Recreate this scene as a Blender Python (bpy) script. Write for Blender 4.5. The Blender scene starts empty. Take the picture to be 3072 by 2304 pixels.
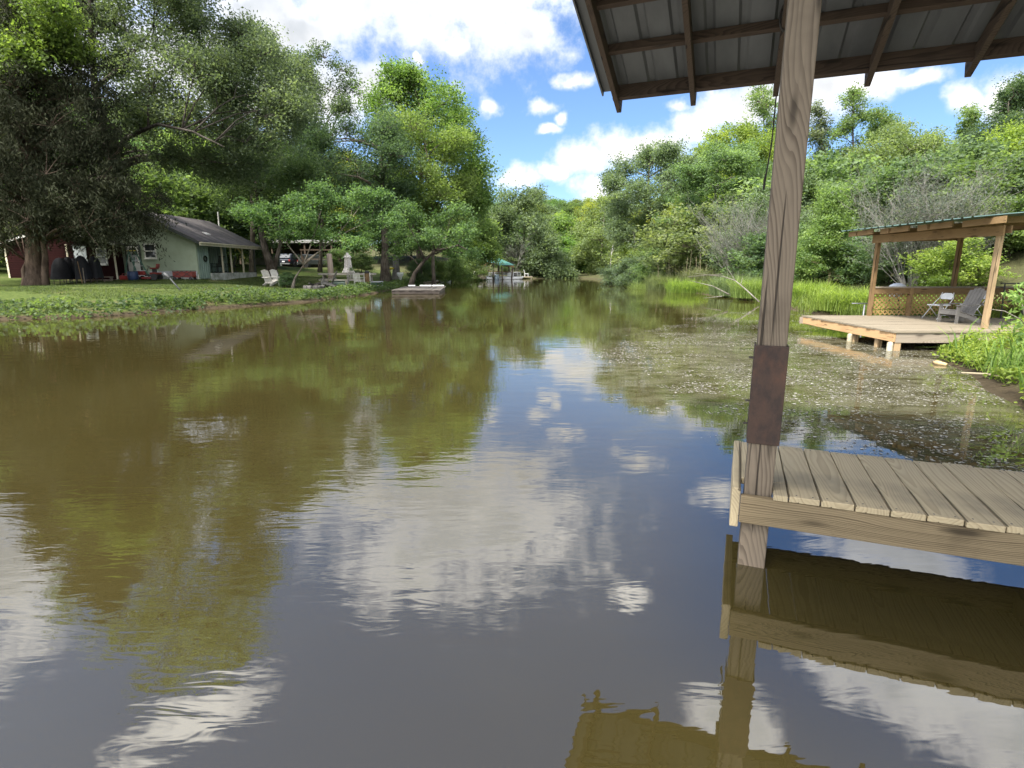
import bpy, bmesh, math, random
import numpy as np
from mathutils import Vector, Matrix

S = bpy.context.scene
COL = S.collection
R = math.radians

# ------------------------------------------------------------------ camera
F, CX, CY, HOR = 1667.0, 1536.0, 1152.0, 805.5          # source-photo pixels (3072 x 2304)
PITCH = math.atan((CY - HOR) / F)
EYE = 1.55
CP, SP = math.cos(PITCH), math.sin(PITCH)
cam_d = bpy.data.cameras.new('camera')
cam = bpy.data.objects.new('camera', cam_d); COL.objects.link(cam)
cam.location = (0, 0, EYE)
cam.rotation_euler = (R(90) - PITCH, 0, 0)
cam_d.sensor_width = 36.0
cam_d.lens = 36.0 * F / 3072.0
cam_d.clip_start = 0.05
cam_d.clip_end = 4000
S.camera = cam

# ------------------------------------------------------------------ sun
SUN_EL, SUN_AZ = 56.0, -138.0            # azimuth measured from +Y towards +X
sd = Vector((math.sin(R(SUN_AZ)) * math.cos(R(SUN_EL)), math.cos(R(SUN_AZ)) * math.cos(R(SUN_EL)), math.sin(R(SUN_EL))))
sun_d = bpy.data.lights.new('sun', 'SUN')
sun_d.energy = 4.6
sun_d.angle = R(9)
sun_d.color = (1.0, 0.95, 0.86)
sun = bpy.data.objects.new('sun', sun_d); COL.objects.link(sun)
sun.rotation_euler = sd.to_track_quat('Z', 'Y').to_euler()
sun.location = (-20, -15, 40)

# ------------------------------------------------------------------ exposure
S.view_settings.view_transform = 'Standard'
S.view_settings.look = 'None'
S.view_settings.exposure = 1.2
S.view_settings.gamma = 1.0
S.view_settings.use_curve_mapping = False
S.render.engine = 'CYCLES'
S.cycles.max_bounces = 6
S.cycles.diffuse_bounces = 3
S.cycles.glossy_bounces = 3
S.cycles.transmission_bounces = 3
S.cycles.sample_clamp_indirect = 6.0

# ------------------------------------------------------------------ pixel <-> place
def ray(px, py):
    x, y = px - CX, CY - py
    return Vector((x, F * CP + y * SP, y * CP - F * SP))
def atz(px, py, z=0.0):                  # where the sight line of a photo pixel meets height z
    d = ray(px, py); t = (z - EYE) / d.z
    return Vector((d.x * t, d.y * t, z))
def atY(px, py, Y):                      # ... or distance Y
    d = ray(px, py); t = Y / d.y
    return Vector((d.x * t, Y, EYE + d.z * t))
def D(v):                                # display pixels (2212 wide) to source pixels
    return v * 3072.0 / 2212.0
def dz(px, py, z=0.0): return atz(D(px), D(py), z)
def dY(px, py, Y): return atY(D(px), D(py), Y)
def z_at(X, Y, py):                      # height of the point above (X, Y) seen on photo row py
    k = (CY - py) / F
    # py: (Y*SP + dz*CP) / (Y*CP - dz*SP) = k
    d = (k * Y * CP - Y * SP) / (CP + k * SP)
    return EYE + d

# ------------------------------------------------------------------ world: sky with clouds
W = bpy.data.worlds.new('World'); S.world = W; W.use_nodes = True
nt = W.node_tree; nt.nodes.clear()
def N(t, typ, **kw):
    n = t.nodes.new(typ)
    for k, v in kw.items():
        if k.startswith('i_'):
            key = k[2:]; key = int(key) if key.isdigit() else key.replace('_', ' ')
            n.inputs[key].default_value = v
        else: setattr(n, k, v)
    return n
def L(t, a, b): t.links.new(a, b)
def math_n(t, op, a, b=None, c=None, clamp=False):
    n = t.nodes.new('ShaderNodeMath'); n.operation = op; n.use_clamp = clamp
    for i, v in enumerate((a, b, c)):
        if v is None: continue
        if isinstance(v, (int, float)): n.inputs[i].default_value = v
        else: t.links.new(v, n.inputs[i])
    return n.outputs[0]
def mixc(t, f, a, b, mode='MIX'):
    n = t.nodes.new('ShaderNodeMix'); n.data_type = 'RGBA'; n.blend_type = mode
    for i, v in ((0, f), (6, a), (7, b)):
        if isinstance(v, (int, float)): n.inputs[i].default_value = v
        elif isinstance(v, tuple): n.inputs[i].default_value = (*v, 1) if len(v) == 3 else v
        else: t.links.new(v, n.inputs[i])
    return n.outputs[2]
def maprange(t, v, a, b, c=0.0, d=1.0, smooth=True):
    n = t.nodes.new('ShaderNodeMapRange'); n.clamp = True
    n.interpolation_type = 'SMOOTHSTEP' if smooth else 'LINEAR'
    t.links.new(v, n.inputs[0])
    for i, x in enumerate((a, b, c, d)):
        if isinstance(x, (int, float)): n.inputs[i + 1].default_value = x
        else: t.links.new(x, n.inputs[i + 1])
    return n.outputs[0]

sky = N(nt, 'ShaderNodeTexSky', sky_type='NISHITA', sun_disc=False)
sky.sun_elevation = R(SUN_EL); sky.sun_rotation = R(SUN_AZ)
sky.air_density = 1.0; sky.dust_density = 0.6; sky.ozone_density = 2.0
tc = N(nt, 'ShaderNodeTexCoord')
sep = N(nt, 'ShaderNodeSeparateXYZ'); L(nt, tc.outputs['Generated'], sep.inputs[0])
az = math_n(nt, 'ARCTAN2', sep.outputs[0], sep.outputs[1])
el = math_n(nt, 'ARCSINE', sep.outputs[2])
cmb = N(nt, 'ShaderNodeCombineXYZ'); L(nt, az, cmb.inputs[0]); L(nt, el, cmb.inputs[1])
def azel(px, py, refl=False):
    d = ray(D(px), D(py)).normalized()
    if refl: d.z = -d.z
    return math.atan2(d.x, d.y), math.asin(d.z)
# cloud masses: direction (as where they stand in the sky), half width and half height in degrees
CL = [(1010, -70, 14, 9.0), (880, -10, 10, 5), (760, 0, 10, 5.4), (650, 65, 8, 2.8), (1110, -90, 6, 6.0), (560, -5, 6, 4), (900, -190, 11, 5), (1130, 70, 5.5, 2.6), (980,110,2.4,1.2),
      (1035, 235, 1.5, .85), (1165, 240, 2.2, .9), (1215, 261, 1.1, .8), (1178, 290, 1.7, .6), (1245, 185, 2.6, .9), (885, 125, .9, .6),
      (1110, 385, 3.6, 1.3), (1195, 372, 2.0, 1.0), (1260, 345, 3.4, 1.7), (1345, 318, 3.8, 1.8), (1420, 300, 3.6, 1.7), (1505, 268, 4.0, 1.9), (1585, 240, 3.8, 2.0),
      (1275, 400, 2.8, 1.8), (1330, 420, 3.0, 1.8), (1462, 236, 1.7, .7), (1670, 225, 4.2, 2.4), (1775, 220, 3.2, 2.4), (1855, 190, 2.4, 1.4),
      (2085, 208, 1.8, 1.3), (2190, 200, 3.2, 2.0), (1955, 185, 2.8, .8), (680, 215, 7, 4.5), (775, 190, 3, 3), (450, 150, 14, 7), (1400, 130, 2.5, .8), (180, 60, 10, 8)]
CR = [(440, 1540, 6, 2.0), (20, 1220, 5, 8), (1950, 1215, 8, 3.2), (2100, 1330, 7, 3.2), (1950, 1490, 8, 3.0), (1530, 1050, 2.4, 1.8), (2180, 1560, 6, 4), (1350, 1270, 2.0, .9), (1580, 1560, 4, 3)]
blobs = [(*azel(x, y), R(a), R(b)) for x, y, a, b in CL] + [(*azel(x, y, True), R(a), R(b)) for x, y, a, b in CR]
nz0 = N(nt, 'ShaderNodeTexNoise', i_Scale=3.2, i_Detail=3.0, i_Roughness=0.5); L(nt, tc.outputs['Generated'], nz0.inputs['Vector'])
wob = N(nt, 'ShaderNodeVectorMath', operation='MULTIPLY_ADD')   # wobble the coordinates so no mass is an ellipse
L(nt, nz0.outputs['Color'], wob.inputs[0]); wob.inputs[1].default_value = (0.16, 0.09, 0); 
off = N(nt, 'ShaderNodeVectorMath', operation='SUBTRACT'); L(nt, cmb.outputs[0], off.inputs[0]); off.inputs[1].default_value = (0.08, 0.045, 0)
L(nt, off.outputs[0], wob.inputs[2])
nz3 = N(nt, 'ShaderNodeTexNoise', i_Scale=16.0, i_Detail=4.0, i_Roughness=0.6); L(nt, tc.outputs['Generated'], nz3.inputs['Vector'])
wob2 = N(nt, 'ShaderNodeVectorMath', operation='MULTIPLY_ADD'); L(nt, nz3.outputs['Color'], wob2.inputs[0]); wob2.inputs[1].default_value = (0.075, 0.034, 0); L(nt, wob.outputs[0], wob2.inputs[2])
off2 = N(nt, 'ShaderNodeVectorMath', operation='SUBTRACT'); L(nt, wob2.outputs[0], off2.inputs[0]); off2.inputs[1].default_value = (0.0375, 0.017, 0)
wob = off2
cur = None; big = None
for a, e, sa, se in blobs:
    sa = sa / max(0.4, math.cos(e))
    n = N(nt, 'ShaderNodeVectorMath', operation='MULTIPLY_ADD')
    L(nt, wob.outputs[0], n.inputs[0]); n.inputs[1].default_value = (1 / sa, 1 / se, 0); n.inputs[2].default_value = (-a / sa, -e / se, 0)
    l = N(nt, 'ShaderNodeVectorMath', operation='LENGTH'); L(nt, n.outputs[0], l.inputs[0])
    if se > R(2.2): big = l.outputs['Value'] if big is None else math_n(nt, 'MINIMUM', big, l.outputs['Value'])
    cur = l.outputs['Value'] if cur is None else math_n(nt, 'MINIMUM', cur, l.outputs['Value'])
nz1 = N(nt, 'ShaderNodeTexNoise', i_Scale=19.0, i_Detail=9.0, i_Roughness=0.62); L(nt, tc.outputs['Generated'], nz1.inputs['Vector'])
fld = math_n(nt, 'SUBTRACT', 1.0, cur)
fld = math_n(nt, 'ADD', fld, math_n(nt, 'MULTIPLY', math_n(nt, 'SUBTRACT', nz1.outputs['Fac'], 0.5), 1.9))
dens = maprange(nt, fld, -0.14, 0.86)
thick = maprange(nt, math_n(nt, 'ADD', math_n(nt, 'SUBTRACT', 1.0, big), math_n(nt, 'MULTIPLY', math_n(nt, 'SUBTRACT', nz1.outputs['Fac'], 0.5), 1.5)), 0.28, 0.85)
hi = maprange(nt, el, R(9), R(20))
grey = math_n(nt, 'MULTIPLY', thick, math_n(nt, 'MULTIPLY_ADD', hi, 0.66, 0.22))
nz2 = N(nt, 'ShaderNodeTexNoise', i_Scale=9.0, i_Detail=5.0); L(nt, tc.outputs['Generated'], nz2.inputs['Vector'])
grey = math_n(nt, 'MULTIPLY', grey, maprange(nt, nz2.outputs['Fac'], 0.3, 0.62, 0.55, 1.1))
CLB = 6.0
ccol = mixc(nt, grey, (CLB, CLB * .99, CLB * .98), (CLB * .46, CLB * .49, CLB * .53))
skyc = mixc(nt, 1.0, sky.outputs[0], (0.68, 0.81, 1.0), 'MULTIPLY')
# clouds round the sun, high behind the viewer and unseen, brightened as added fill
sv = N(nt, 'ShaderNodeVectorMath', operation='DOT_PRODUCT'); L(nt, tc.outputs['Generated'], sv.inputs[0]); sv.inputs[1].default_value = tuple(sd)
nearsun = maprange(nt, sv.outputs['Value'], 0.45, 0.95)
hs_ = N(nt, 'ShaderNodeVectorMath', operation='SCALE'); L(nt, ccol, hs_.inputs[0]); L(nt, math_n(nt, 'ADD', math_n(nt, 'MULTIPLY_ADD', nearsun, 3.2, 1.0), math_n(nt, 'MULTIPLY', maprange(nt, el, R(17), R(30)), 0.9)), hs_.inputs['Scale'])  # high clouds above the view also brightened, to whiten their reflection in the water
behind = math_n(nt, 'MULTIPLY', maprange(nt, math_n(nt, 'MULTIPLY', sep.outputs[1], -1.0), -0.35, 0.1), maprange(nt, nz0.outputs['Fac'], 0.36, 0.56))  # unseen cloud cover added behind the viewer to soften the light
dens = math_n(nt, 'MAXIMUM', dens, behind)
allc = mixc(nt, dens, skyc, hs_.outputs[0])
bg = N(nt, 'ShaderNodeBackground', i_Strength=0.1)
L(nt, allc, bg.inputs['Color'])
wo = N(nt, 'ShaderNodeOutputWorld'); L(nt, bg.outputs[0], wo.inputs['Surface'])

# ------------------------------------------------------------------ objects, names, labels
def tag(o, label=None, cat=None, group=None, kind=None):
    if label: o['label'] = label
    if cat: o['category'] = cat
    if group: o['group'] = group
    if kind: o['kind'] = kind
    return o
def thing(name, label, cat, loc=(0, 0, 0), rz=0.0, group=None):
    o = bpy.data.objects.new(name, None); COL.objects.link(o)
    o.location = loc; o.rotation_euler = (0, 0, rz); o.empty_display_size = 0.2
    return tag(o, label, cat, group)
def children(o): return [c for c in bpy.data.objects if c.parent == o]
def copy_thing(root, loc, rz=0.0, label=None, sc=None, color=None, group=None):
    r = root.copy(); COL.objects.link(r); r.location = loc; r.rotation_euler = (0, 0, rz)
    if sc is not None: r.scale = sc if isinstance(sc, tuple) else (sc, sc, sc)
    if label: r['label'] = label
    if group: r['group'] = group
    for ch in KIDS.get(root.name, []):
        c = ch.copy(); COL.objects.link(c); c.parent = r; KIDS.setdefault(r.name, []).append(c)
        if color: c.color = (*color, 1)
        for g in KIDS.get(ch.name, []):
            d = g.copy(); COL.objects.link(d); d.parent = c
    return r
KIDS = {}

class MB:
    def __init__(s): s.v = []; s.f = []
    def add(s, vs, fs):
        k = len(s.v); s.v += [tuple(v) for v in vs]; s.f += [tuple(i + k for i in f) for f in fs]; return s
    def box(s, c, size, rz=0.0, rot=None):
        x, y, z = [q / 2 for q in size]; M = rot if rot is not None else Matrix.Rotation(rz, 3, 'Z'); c = Vector(c)
        vs = [c + M @ Vector((a * x, b * y, d * z)) for d in (-1, 1) for b in (-1, 1) for a in (-1, 1)]
        return s.add(vs, [(0, 2, 3, 1), (4, 5, 7, 6), (0, 1, 5, 4), (2, 6, 7, 3), (0, 4, 6, 2), (1, 3, 7, 5)])
    def bb(s, x0, x1, y0, y1, z0, z1):
        return s.box(((x0 + x1) / 2, (y0 + y1) / 2, (z0 + z1) / 2), (x1 - x0, y1 - y0, z1 - z0))
    def bar(s, a, b, w, h, up=(0, 0, 1)):                     # a straight timber from a to b, w wide, h along 'up'
        a, b = Vector(a), Vector(b); d = b - a; ln = d.length; d.normalize()
        u = Vector(up); sd_ = d.cross(u)
        if sd_.length < 1e-4: sd_ = d.cross(Vector((1, 0, 0)))
        sd_.normalize(); u = sd_.cross(d)
        M = Matrix((sd_, d, u)).transposed()
        return s.box((a + b) / 2, (w, ln, h), rot=M)
    def tube(s, pts, rad, n=8, cap=True, jitter=0.0, rng=None):
        pts = [Vector(p) for p in pts]; m = len(pts)
        if isinstance(rad, (int, float)): rad = [rad] * m
        vs = []; ref = None
        for i, p in enumerate(pts):
            d = (pts[min(i + 1, m - 1)] - pts[max(i - 1, 0)])
            d = d.normalized() if d.length > 1e-9 else Vector((0, 0, 1))
            if ref is None: ref = d.orthogonal().normalized()
            e1 = (ref - d * ref.dot(d)); e1 = e1.normalized() if e1.length > 1e-6 else d.orthogonal().normalized()
            ref = e1; e2 = d.cross(e1)
            for k in range(n):
                a = 2 * math.pi * k / n; r = rad[i]
                if jitter: r *= 1 + jitter * (rng.random() * 2 - 1)
                vs.append(p + e1 * (math.cos(a) * r) + e2 * (math.sin(a) * r))
        fs = [(i * n + k, i * n + (k + 1) % n, (i + 1) * n + (k + 1) % n, (i + 1) * n + k) for i in range(m - 1) for k in range(n)]
        if cap: fs += [tuple(range(n))[::-1], tuple((m - 1) * n + k for k in range(n))]
        return s.add(vs, fs)
    def lathe(s, prof, n=16, c=(0, 0, 0), M=None):            # prof: (radius, height) pairs
        c = Vector(c); vs = []
        for r, z in prof:
            for k in range(n):
                a = 2 * math.pi * k / n; v = Vector((r * math.cos(a), r * math.sin(a), z))
                vs.append(c + (M @ v if M is not None else v))
        m = len(prof)
        fs = [(i * n + k, i * n + (k + 1) % n, (i + 1) * n + (k + 1) % n, (i + 1) * n + k) for i in range(m - 1) for k in range(n)]
        fs += [tuple(range(n))[::-1], tuple((m - 1) * n + k for k in range(n))]
        return s.add(vs, fs)
    def prism(s, poly, ax, a, b):                             # polygon in the plane across axis ax, pushed from a to b
        n = len(poly); vs = []
        for q in (a, b):
            for p in poly:
                v = [p[0], p[1]]; v.insert(ax, q); vs.append(v)
        return s.add(vs, [tuple(range(n)), tuple(range(n, 2 * n))[::-1]] + [(i, n + i, n + (i + 1) % n, (i + 1) % n) for i in range(n)])
    def build(s, name, mat, parent=None, smooth=False, bevel=0.0, label=None, loc=None, rz=0.0):
        me = bpy.data.meshes.new(name); me.from_pydata(s.v, [], s.f); me.update()
        bm = bmesh.new(); bm.from_mesh(me); bmesh.ops.recalc_face_normals(bm, faces=bm.faces); bm.to_mesh(me); bm.free()
        me.materials.append(mat)
        pc = CEN.get(parent.name, Vector((0, 0, 0))) if parent is not None else Vector((0, 0, 0)); ctr = Vector((0, 0, 0))
        if mat.name in WOODS and loc is None and parent is not None:
            A = np.array(s.v); ctr = Vector((A.min(0) + A.max(0)) / 2); me.transform(Matrix.Translation(-ctr))
        if smooth: me.polygons.foreach_set('use_smooth', [True] * len(me.polygons))
        o = bpy.data.objects.new(name, me); COL.objects.link(o)
        o.location = ctr - pc; CEN[o.name] = ctr
        if parent is not None: o.parent = parent; KIDS.setdefault(parent.name, []).append(o)
        if bevel:
            b = o.modifiers.new('bevel', 'BEVEL'); b.width = bevel; b.segments = 2; b.limit_method = 'ANGLE'
        if label: o['label'] = label
        if loc is not None: o.location = loc; o.rotation_euler = (0, 0, rz)
        return o
def mesh_np(name, V, Q, mat, tint=None, parent=None, color=None, smooth=False):
    """big meshes from numpy: V (n,3) vertices, Q (m,k) faces"""
    me = bpy.data.meshes.new(name); m, k = Q.shape
    me.vertices.add(len(V)); me.vertices.foreach_set('co', np.asarray(V, np.float32).ravel())
    me.loops.add(m * k); me.loops.foreach_set('vertex_index', np.asarray(Q, np.int32).ravel())
    me.polygons.add(m); me.polygons.foreach_set('loop_start', np.arange(0, m * k, k, dtype=np.int32))
    try: me.polygons.foreach_set('loop_total', np.full(m, k, np.int32))
    except Exception: pass
    me.polygons.foreach_set('use_smooth', np.full(m, smooth))
    if tint is not None:
        at = me.attributes.new('tint', 'FLOAT', 'FACE'); at.data.foreach_set('value', np.asarray(tint, np.float32))
    me.update(calc_edges=True); me.validate(clean_customdata=False)
    if mat is not None: me.materials.append(mat)
    o = bpy.data.objects.new(name, me); COL.objects.link(o)
    if parent is not None: o.parent = parent; KIDS.setdefault(parent.name, []).append(o)
    if color: o.color = (*color, 1)
    return o

# ------------------------------------------------------------------ materials
def newmat(name):
    m = bpy.data.materials.new(name); m.use_nodes = True; t = m.node_tree; t.nodes.clear()
    out = N(t, 'ShaderNodeOutputMaterial'); p = N(t, 'ShaderNodeBsdfPrincipled'); L(t, p.outputs[0], out.inputs[0])
    return m, t, p, out
def coords(t, scale=(1, 1, 1), rot=(0, 0, 0), loc=(0, 0, 0), kind='Object'):
    c = N(t, 'ShaderNodeTexCoord'); mp = N(t, 'ShaderNodeMapping')
    mp.inputs['Scale'].default_value = scale; mp.inputs['Rotation'].default_value = rot; mp.inputs['Location'].default_value = loc
    L(t, c.outputs[kind], mp.inputs[0]); return mp.outputs[0]
def noise(t, vec, scale, detail=4, rough=0.55, dist=0.0):
    n = N(t, 'ShaderNodeTexNoise', i_Scale=scale, i_Detail=detail, i_Roughness=rough, i_Distortion=dist)
    if vec is not None: L(t, vec, n.inputs['Vector'])
    return n.outputs['Fac']
def bump(t, p, h, dist, strength=1.0):
    b = N(t, 'ShaderNodeBump', i_Strength=strength, i_Distance=dist); L(t, h, b.inputs['Height']); L(t, b.outputs[0], p.inputs['Normal'])
def plain(name, c1, c2=None, scale=6.0, rough=0.6, metal=0.0, bumpd=0.0, stretch=(1, 1, 1), spec=0.4):
    """a painted or plain surface whose colour drifts between c1 and c2 with dirt"""
    m, t, p, _ = newmat(name)
    c2 = c2 or tuple(x * 0.72 for x in c1)
    v = coords(t, stretch)
    n1 = noise(t, v, scale, 6, 0.65); n2 = noise(t, v, scale * 0.27, 3)
    f = maprange(t, math_n(t, 'MULTIPLY_ADD', n2, 0.5, math_n(t, 'MULTIPLY', n1, 0.5)), 0.36, 0.64)
    L(t, mixc(t, f, c1, c2), p.inputs['Base Color'])
    p.inputs['Roughness'].default_value = rough; p.inputs['Metallic'].default_value = metal
    p.inputs['Specular IOR Level'].default_value = spec
    if bumpd: bump(t, p, n1, bumpd)
    return m
WOODS = set()
CEN = {}
def wood(name, light, dark, axis=0, ring=26.0, tilt=3.0, rough=0.8, knots=True, stain=None, bumpd=0.0015, off=(0.03, 0.05, 0.0), fine=1.0):
    """sawn timber: tilted growth rings cut by the faces (arches and lines), fine fibre, knots; grain runs along 'axis'"""
    m, t, p, _ = newmat(name)
    rot = [(0, R(90), 0), (R(90), 0, 0), (0, 0, 0)][axis]
    WOODS.add(name)
    oi = N(t, 'ShaderNodeObjectInfo'); rv = N(t, 'ShaderNodeCombineXYZ')
    rnd = oi.outputs['Random']; r2 = math_n(t, 'FRACT', math_n(t, 'MULTIPLY', rnd, 7.31))
    for i in range(3): L(t, math_n(t, 'MULTIPLY', rnd, 6.0) if i == 2 else math_n(t, 'MULTIPLY_ADD', r2 if i else rnd, .09, -.045), rv.inputs[i])
    b0 = N(t, 'ShaderNodeVectorMath', operation='ADD'); L(t, coords(t, (1, 1, 1), rot, off), b0.inputs[0]); L(t, rv.outputs[0], b0.inputs[1]); base = b0.outputs[0]
    mp = N(t, 'ShaderNodeMapping'); mp.inputs['Rotation'].default_value = (R(tilt), R(tilt * .6), 0); L(t, base, mp.inputs[0])
    lo1 = N(t, 'ShaderNodeMapping'); lo1.inputs['Scale'].default_value = (3.2, 3.2, .75); L(t, mp.outputs[0], lo1.inputs[0])
    nzv = N(t, 'ShaderNodeTexNoise', i_Scale=1.0, i_Detail=1.5); L(t, lo1.outputs[0], nzv.inputs['Vector'])
    lo2 = N(t, 'ShaderNodeMapping'); lo2.inputs['Scale'].default_value = (14, 14, 2.2); L(t, mp.outputs[0], lo2.inputs[0])
    nz2_ = N(t, 'ShaderNodeTexNoise', i_Scale=1.0, i_Detail=2.0); L(t, lo2.outputs[0], nz2_.inputs['Vector'])
    sx_ = N(t, 'ShaderNodeSeparateXYZ'); L(t, mp.outputs[0], sx_.inputs[0])
    rad = math_n(t, 'SQRT', math_n(t, 'ADD', math_n(t, 'MULTIPLY', sx_.outputs[0], sx_.outputs[0]), math_n(t, 'MULTIPLY', sx_.outputs[1], sx_.outputs[1])))
    rad = math_n(t, 'MULTIPLY_ADD', nzv.outputs['Fac'], .20, rad); rad = math_n(t, 'MULTIPLY_ADD', nz2_.outputs['Fac'], .022, rad)
    ph = math_n(t, 'MULTIPLY', rad, ring * 7.0)
    rg_ = math_n(t, 'FRACT', ph)                                    # early wood fades into a thin dark late-wood line
    one = N(t, 'ShaderNodeTexWhiteNoise', noise_dimensions='1D'); L(t, math_n(t, 'FLOOR', ph), one.inputs['W'])
    ringf = math_n(t, 'MULTIPLY', math_n(t, 'MULTIPLY', maprange(t, rg_, .25, .93), maprange(t, rg_, .94, 1.0, 1.0, 0.0)), math_n(t, 'MULTIPLY_ADD', one.outputs['Value'], .75, .3))
    st = [(3, 85, 85), (85, 3, 85), (85, 85, 3)][axis]
    fib = noise(t, coords(t, tuple(x * fine for x in st)), 1.0, 5, 0.6)
    big = noise(t, coords(t, (1.3, 1.3, 1.3)), 1.4, 4, 0.6)
    f = math_n(t, 'MULTIPLY_ADD', ringf, 0.70, math_n(t, 'MULTIPLY', fib, 0.42))
    col = mixc(t, f, light, dark)
    sc = stain or tuple(x * 0.62 for x in dark)
    col = mixc(t, math_n(t, 'MULTIPLY', maprange(t, big, 0.48, 0.72), 0.5), col, sc)
    if knots:
        vo = N(t, 'ShaderNodeTexVoronoi', i_Scale=1.0); ks = [(2.0, 9, 9), (9, 2.0, 9), (9, 9, 2.0)][axis]
        L(t, coords(t, ks, loc=(.37, .11, .53)), vo.inputs['Vector'])
        kf = maprange(t, vo.outputs['Distance'], 0.07, 0.24, 1.0, 0.0)
        col = mixc(t, math_n(t, 'MULTIPLY', kf, 0.75), col, tuple(x * 0.3 for x in dark))
    # drying cracks along the grain
    ck = noise(t, coords(t, [(0.5, 34, 34), (34, 0.5, 34), (34, 34, 0.5)][axis], loc=(3.1, 1.7, 0.4)), 1.0, 2, 0.4)
    cf = maprange(t, ck, 0.66, 0.70)
    col = mixc(t, math_n(t, 'MULTIPLY', cf, 0.8), col, tuple(x * 0.18 for x in dark))
    L(t, col, p.inputs['Base Color']); p.inputs['Roughness'].default_value = rough; p.inputs['Specular IOR Level'].default_value = 0.25
    bump(t, p, math_n(t, 'SUBTRACT', math_n(t, 'MULTIPLY', f, 0.5), cf), bumpd)
    return m
LEAFK = (1.34, 1.38, 2.05)
def leafmat(name, transl=0.35, rough=0.5):
    m, t, p, out = newmat(name)
    oi = N(t, 'ShaderNodeObjectInfo'); at = N(t, 'ShaderNodeAttribute', attribute_name='tint')
    hs = N(t, 'ShaderNodeHueSaturation'); L(t, mixc(t, 1.0, oi.outputs['Color'], LEAFK, 'MULTIPLY'), hs.inputs['Color'])
    L(t, maprange(t, at.outputs['Fac'], 0, 1, 0.52, 1.5, False), hs.inputs['Value'])
    L(t, maprange(t, at.outputs['Fac'], 0, 1, 0.515, 0.475, False), hs.inputs['Hue'])
    L(t, hs.outputs[0], p.inputs['Base Color'])
    p.inputs['Roughness'].default_value = rough; p.inputs['Specular IOR Level'].default_value = 0.3 if transl > .2 else 0.08
    tr = N(t, 'ShaderNodeBsdfTranslucent')
    tcol = mixc(t, 1.0, hs.outputs[0], (1.32, 1.36, .66), 'MULTIPLY'); L(t, tcol, tr.inputs['Color'])
    mx = N(t, 'ShaderNodeMixShader', i_Fac=transl); L(t, p.outputs[0], mx.inputs[1]); L(t, tr.outputs[0], mx.inputs[2]); L(t, mx.outputs[0], out.inputs[0])
    return m
LEAF = leafmat('leaf', 0.58)
NEEDLE = leafmat('needle', 0.12, 0.65)
def bark_mat(name, a, b, sc=9.0):
    m, t, p, _ = newmat(name)
    v = coords(t, (1, 1, .22)); n1 = noise(t, v, sc, 6, 0.7); n2 = noise(t, coords(t), 1.3, 4)
    f = maprange(t, math_n(t, 'MULTIPLY_ADD', n2, 0.4, math_n(t, 'MULTIPLY', n1, 0.6)), 0.38, 0.62)
    L(t, mixc(t, f, a, b), p.inputs['Base Color']); p.inputs['Roughness'].default_value = 0.9; p.inputs['Specular IOR Level'].default_value = 0.15
    bump(t, p, n1, 0.05); return m
BARK = bark_mat('bark', (0.045, 0.035, 0.027), (0.16, 0.135, 0.11))
BARK_PALE = bark_mat('pale_bark', (0.16, 0.135, 0.105), (0.36, 0.32, 0.27))
BARK_DEAD = bark_mat('dead_bark', (0.26, 0.245, 0.225), (0.5, 0.48, 0.45), 5.0)

# ------------------------------------------------------------------ the lake and the land
SHORE_PX = [(0, 692), (150, 689), (300, 680), (450, 667), (560, 660), (700, 648), (770, 640), (840, 628), (905, 616), (960, 607.5), (1030, 603.5), (1110, 602.5), (1180, 601.8), (1240, 600.8),
            (1275, 602), (1330, 608), (1370, 613), (1440, 625), (1520, 636), (1600, 647), (1660, 656), (1730, 672), (1800, 684), (1880, 694)]
shore = [tuple(dz(x, y).xy) for x, y in SHORE_PX]
shore += [(9.4, 12.6), (9.6, 11.2), (9.0, 10.2)] + [tuple(dz(x, y).xy) for x, y in ((2010, 775), (2080, 800), (2140, 833), (2190, 865), (2225, 905))]
shore += [(5.6, 3.6), (5.9, 1.5), (5.2, -1.0), (5.0, -9), (-8, -12), (-26, -6), (-36, 6), (-36, 15)]
SH = np.array(shore)
def sdist(x, y):
    """signed distance to the waterline, positive on land"""
    x = np.asarray(x, float); y = np.asarray(y, float)
    best = np.full(x.shape, 1e9); inside = np.zeros(x.shape, bool)
    for i in range(len(SH)):
        ax, ay = SH[i]; bx, by = SH[(i + 1) % len(SH)]
        ex, ey = bx - ax, by - ay
        t = np.clip(((x - ax) * ex + (y - ay) * ey) / (ex * ex + ey * ey), 0, 1)
        best = np.minimum(best, np.hypot(x - ax - t * ex, y - ay - t * ey))
        c = ((ay > y) != (by > y))
        with np.errstate(divide='ignore', invalid='ignore'):
            xi = ex * (y - ay) / (ey if ey != 0 else 1e-9) + ax
        inside ^= c & (x < xi)
    return np.where(inside, -best, best)
def vnoise(x, y, s, seed=0):
    x = np.asarray(x, float) / s + seed * 17.3; y = np.asarray(y, float) / s + seed * 9.1
    xi, yi = np.floor(x), np.floor(y); fx, fy = x - xi, y - yi
    fx = fx * fx * (3 - 2 * fx); fy = fy * fy * (3 - 2 * fy)
    h = lambda a, b: np.mod(np.sin(a * 127.1 + b * 311.7) * 43758.5453, 1.0)
    return (h(xi, yi) * (1 - fx) + h(xi + 1, yi) * fx) * (1 - fy) + (h(xi, yi + 1) * (1 - fx) + h(xi + 1, yi + 1) * fx) * fy
def cpt(px, py, Y):
    p = dY(px, py, Y); return (p.x, p.y, p.z)
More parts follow.
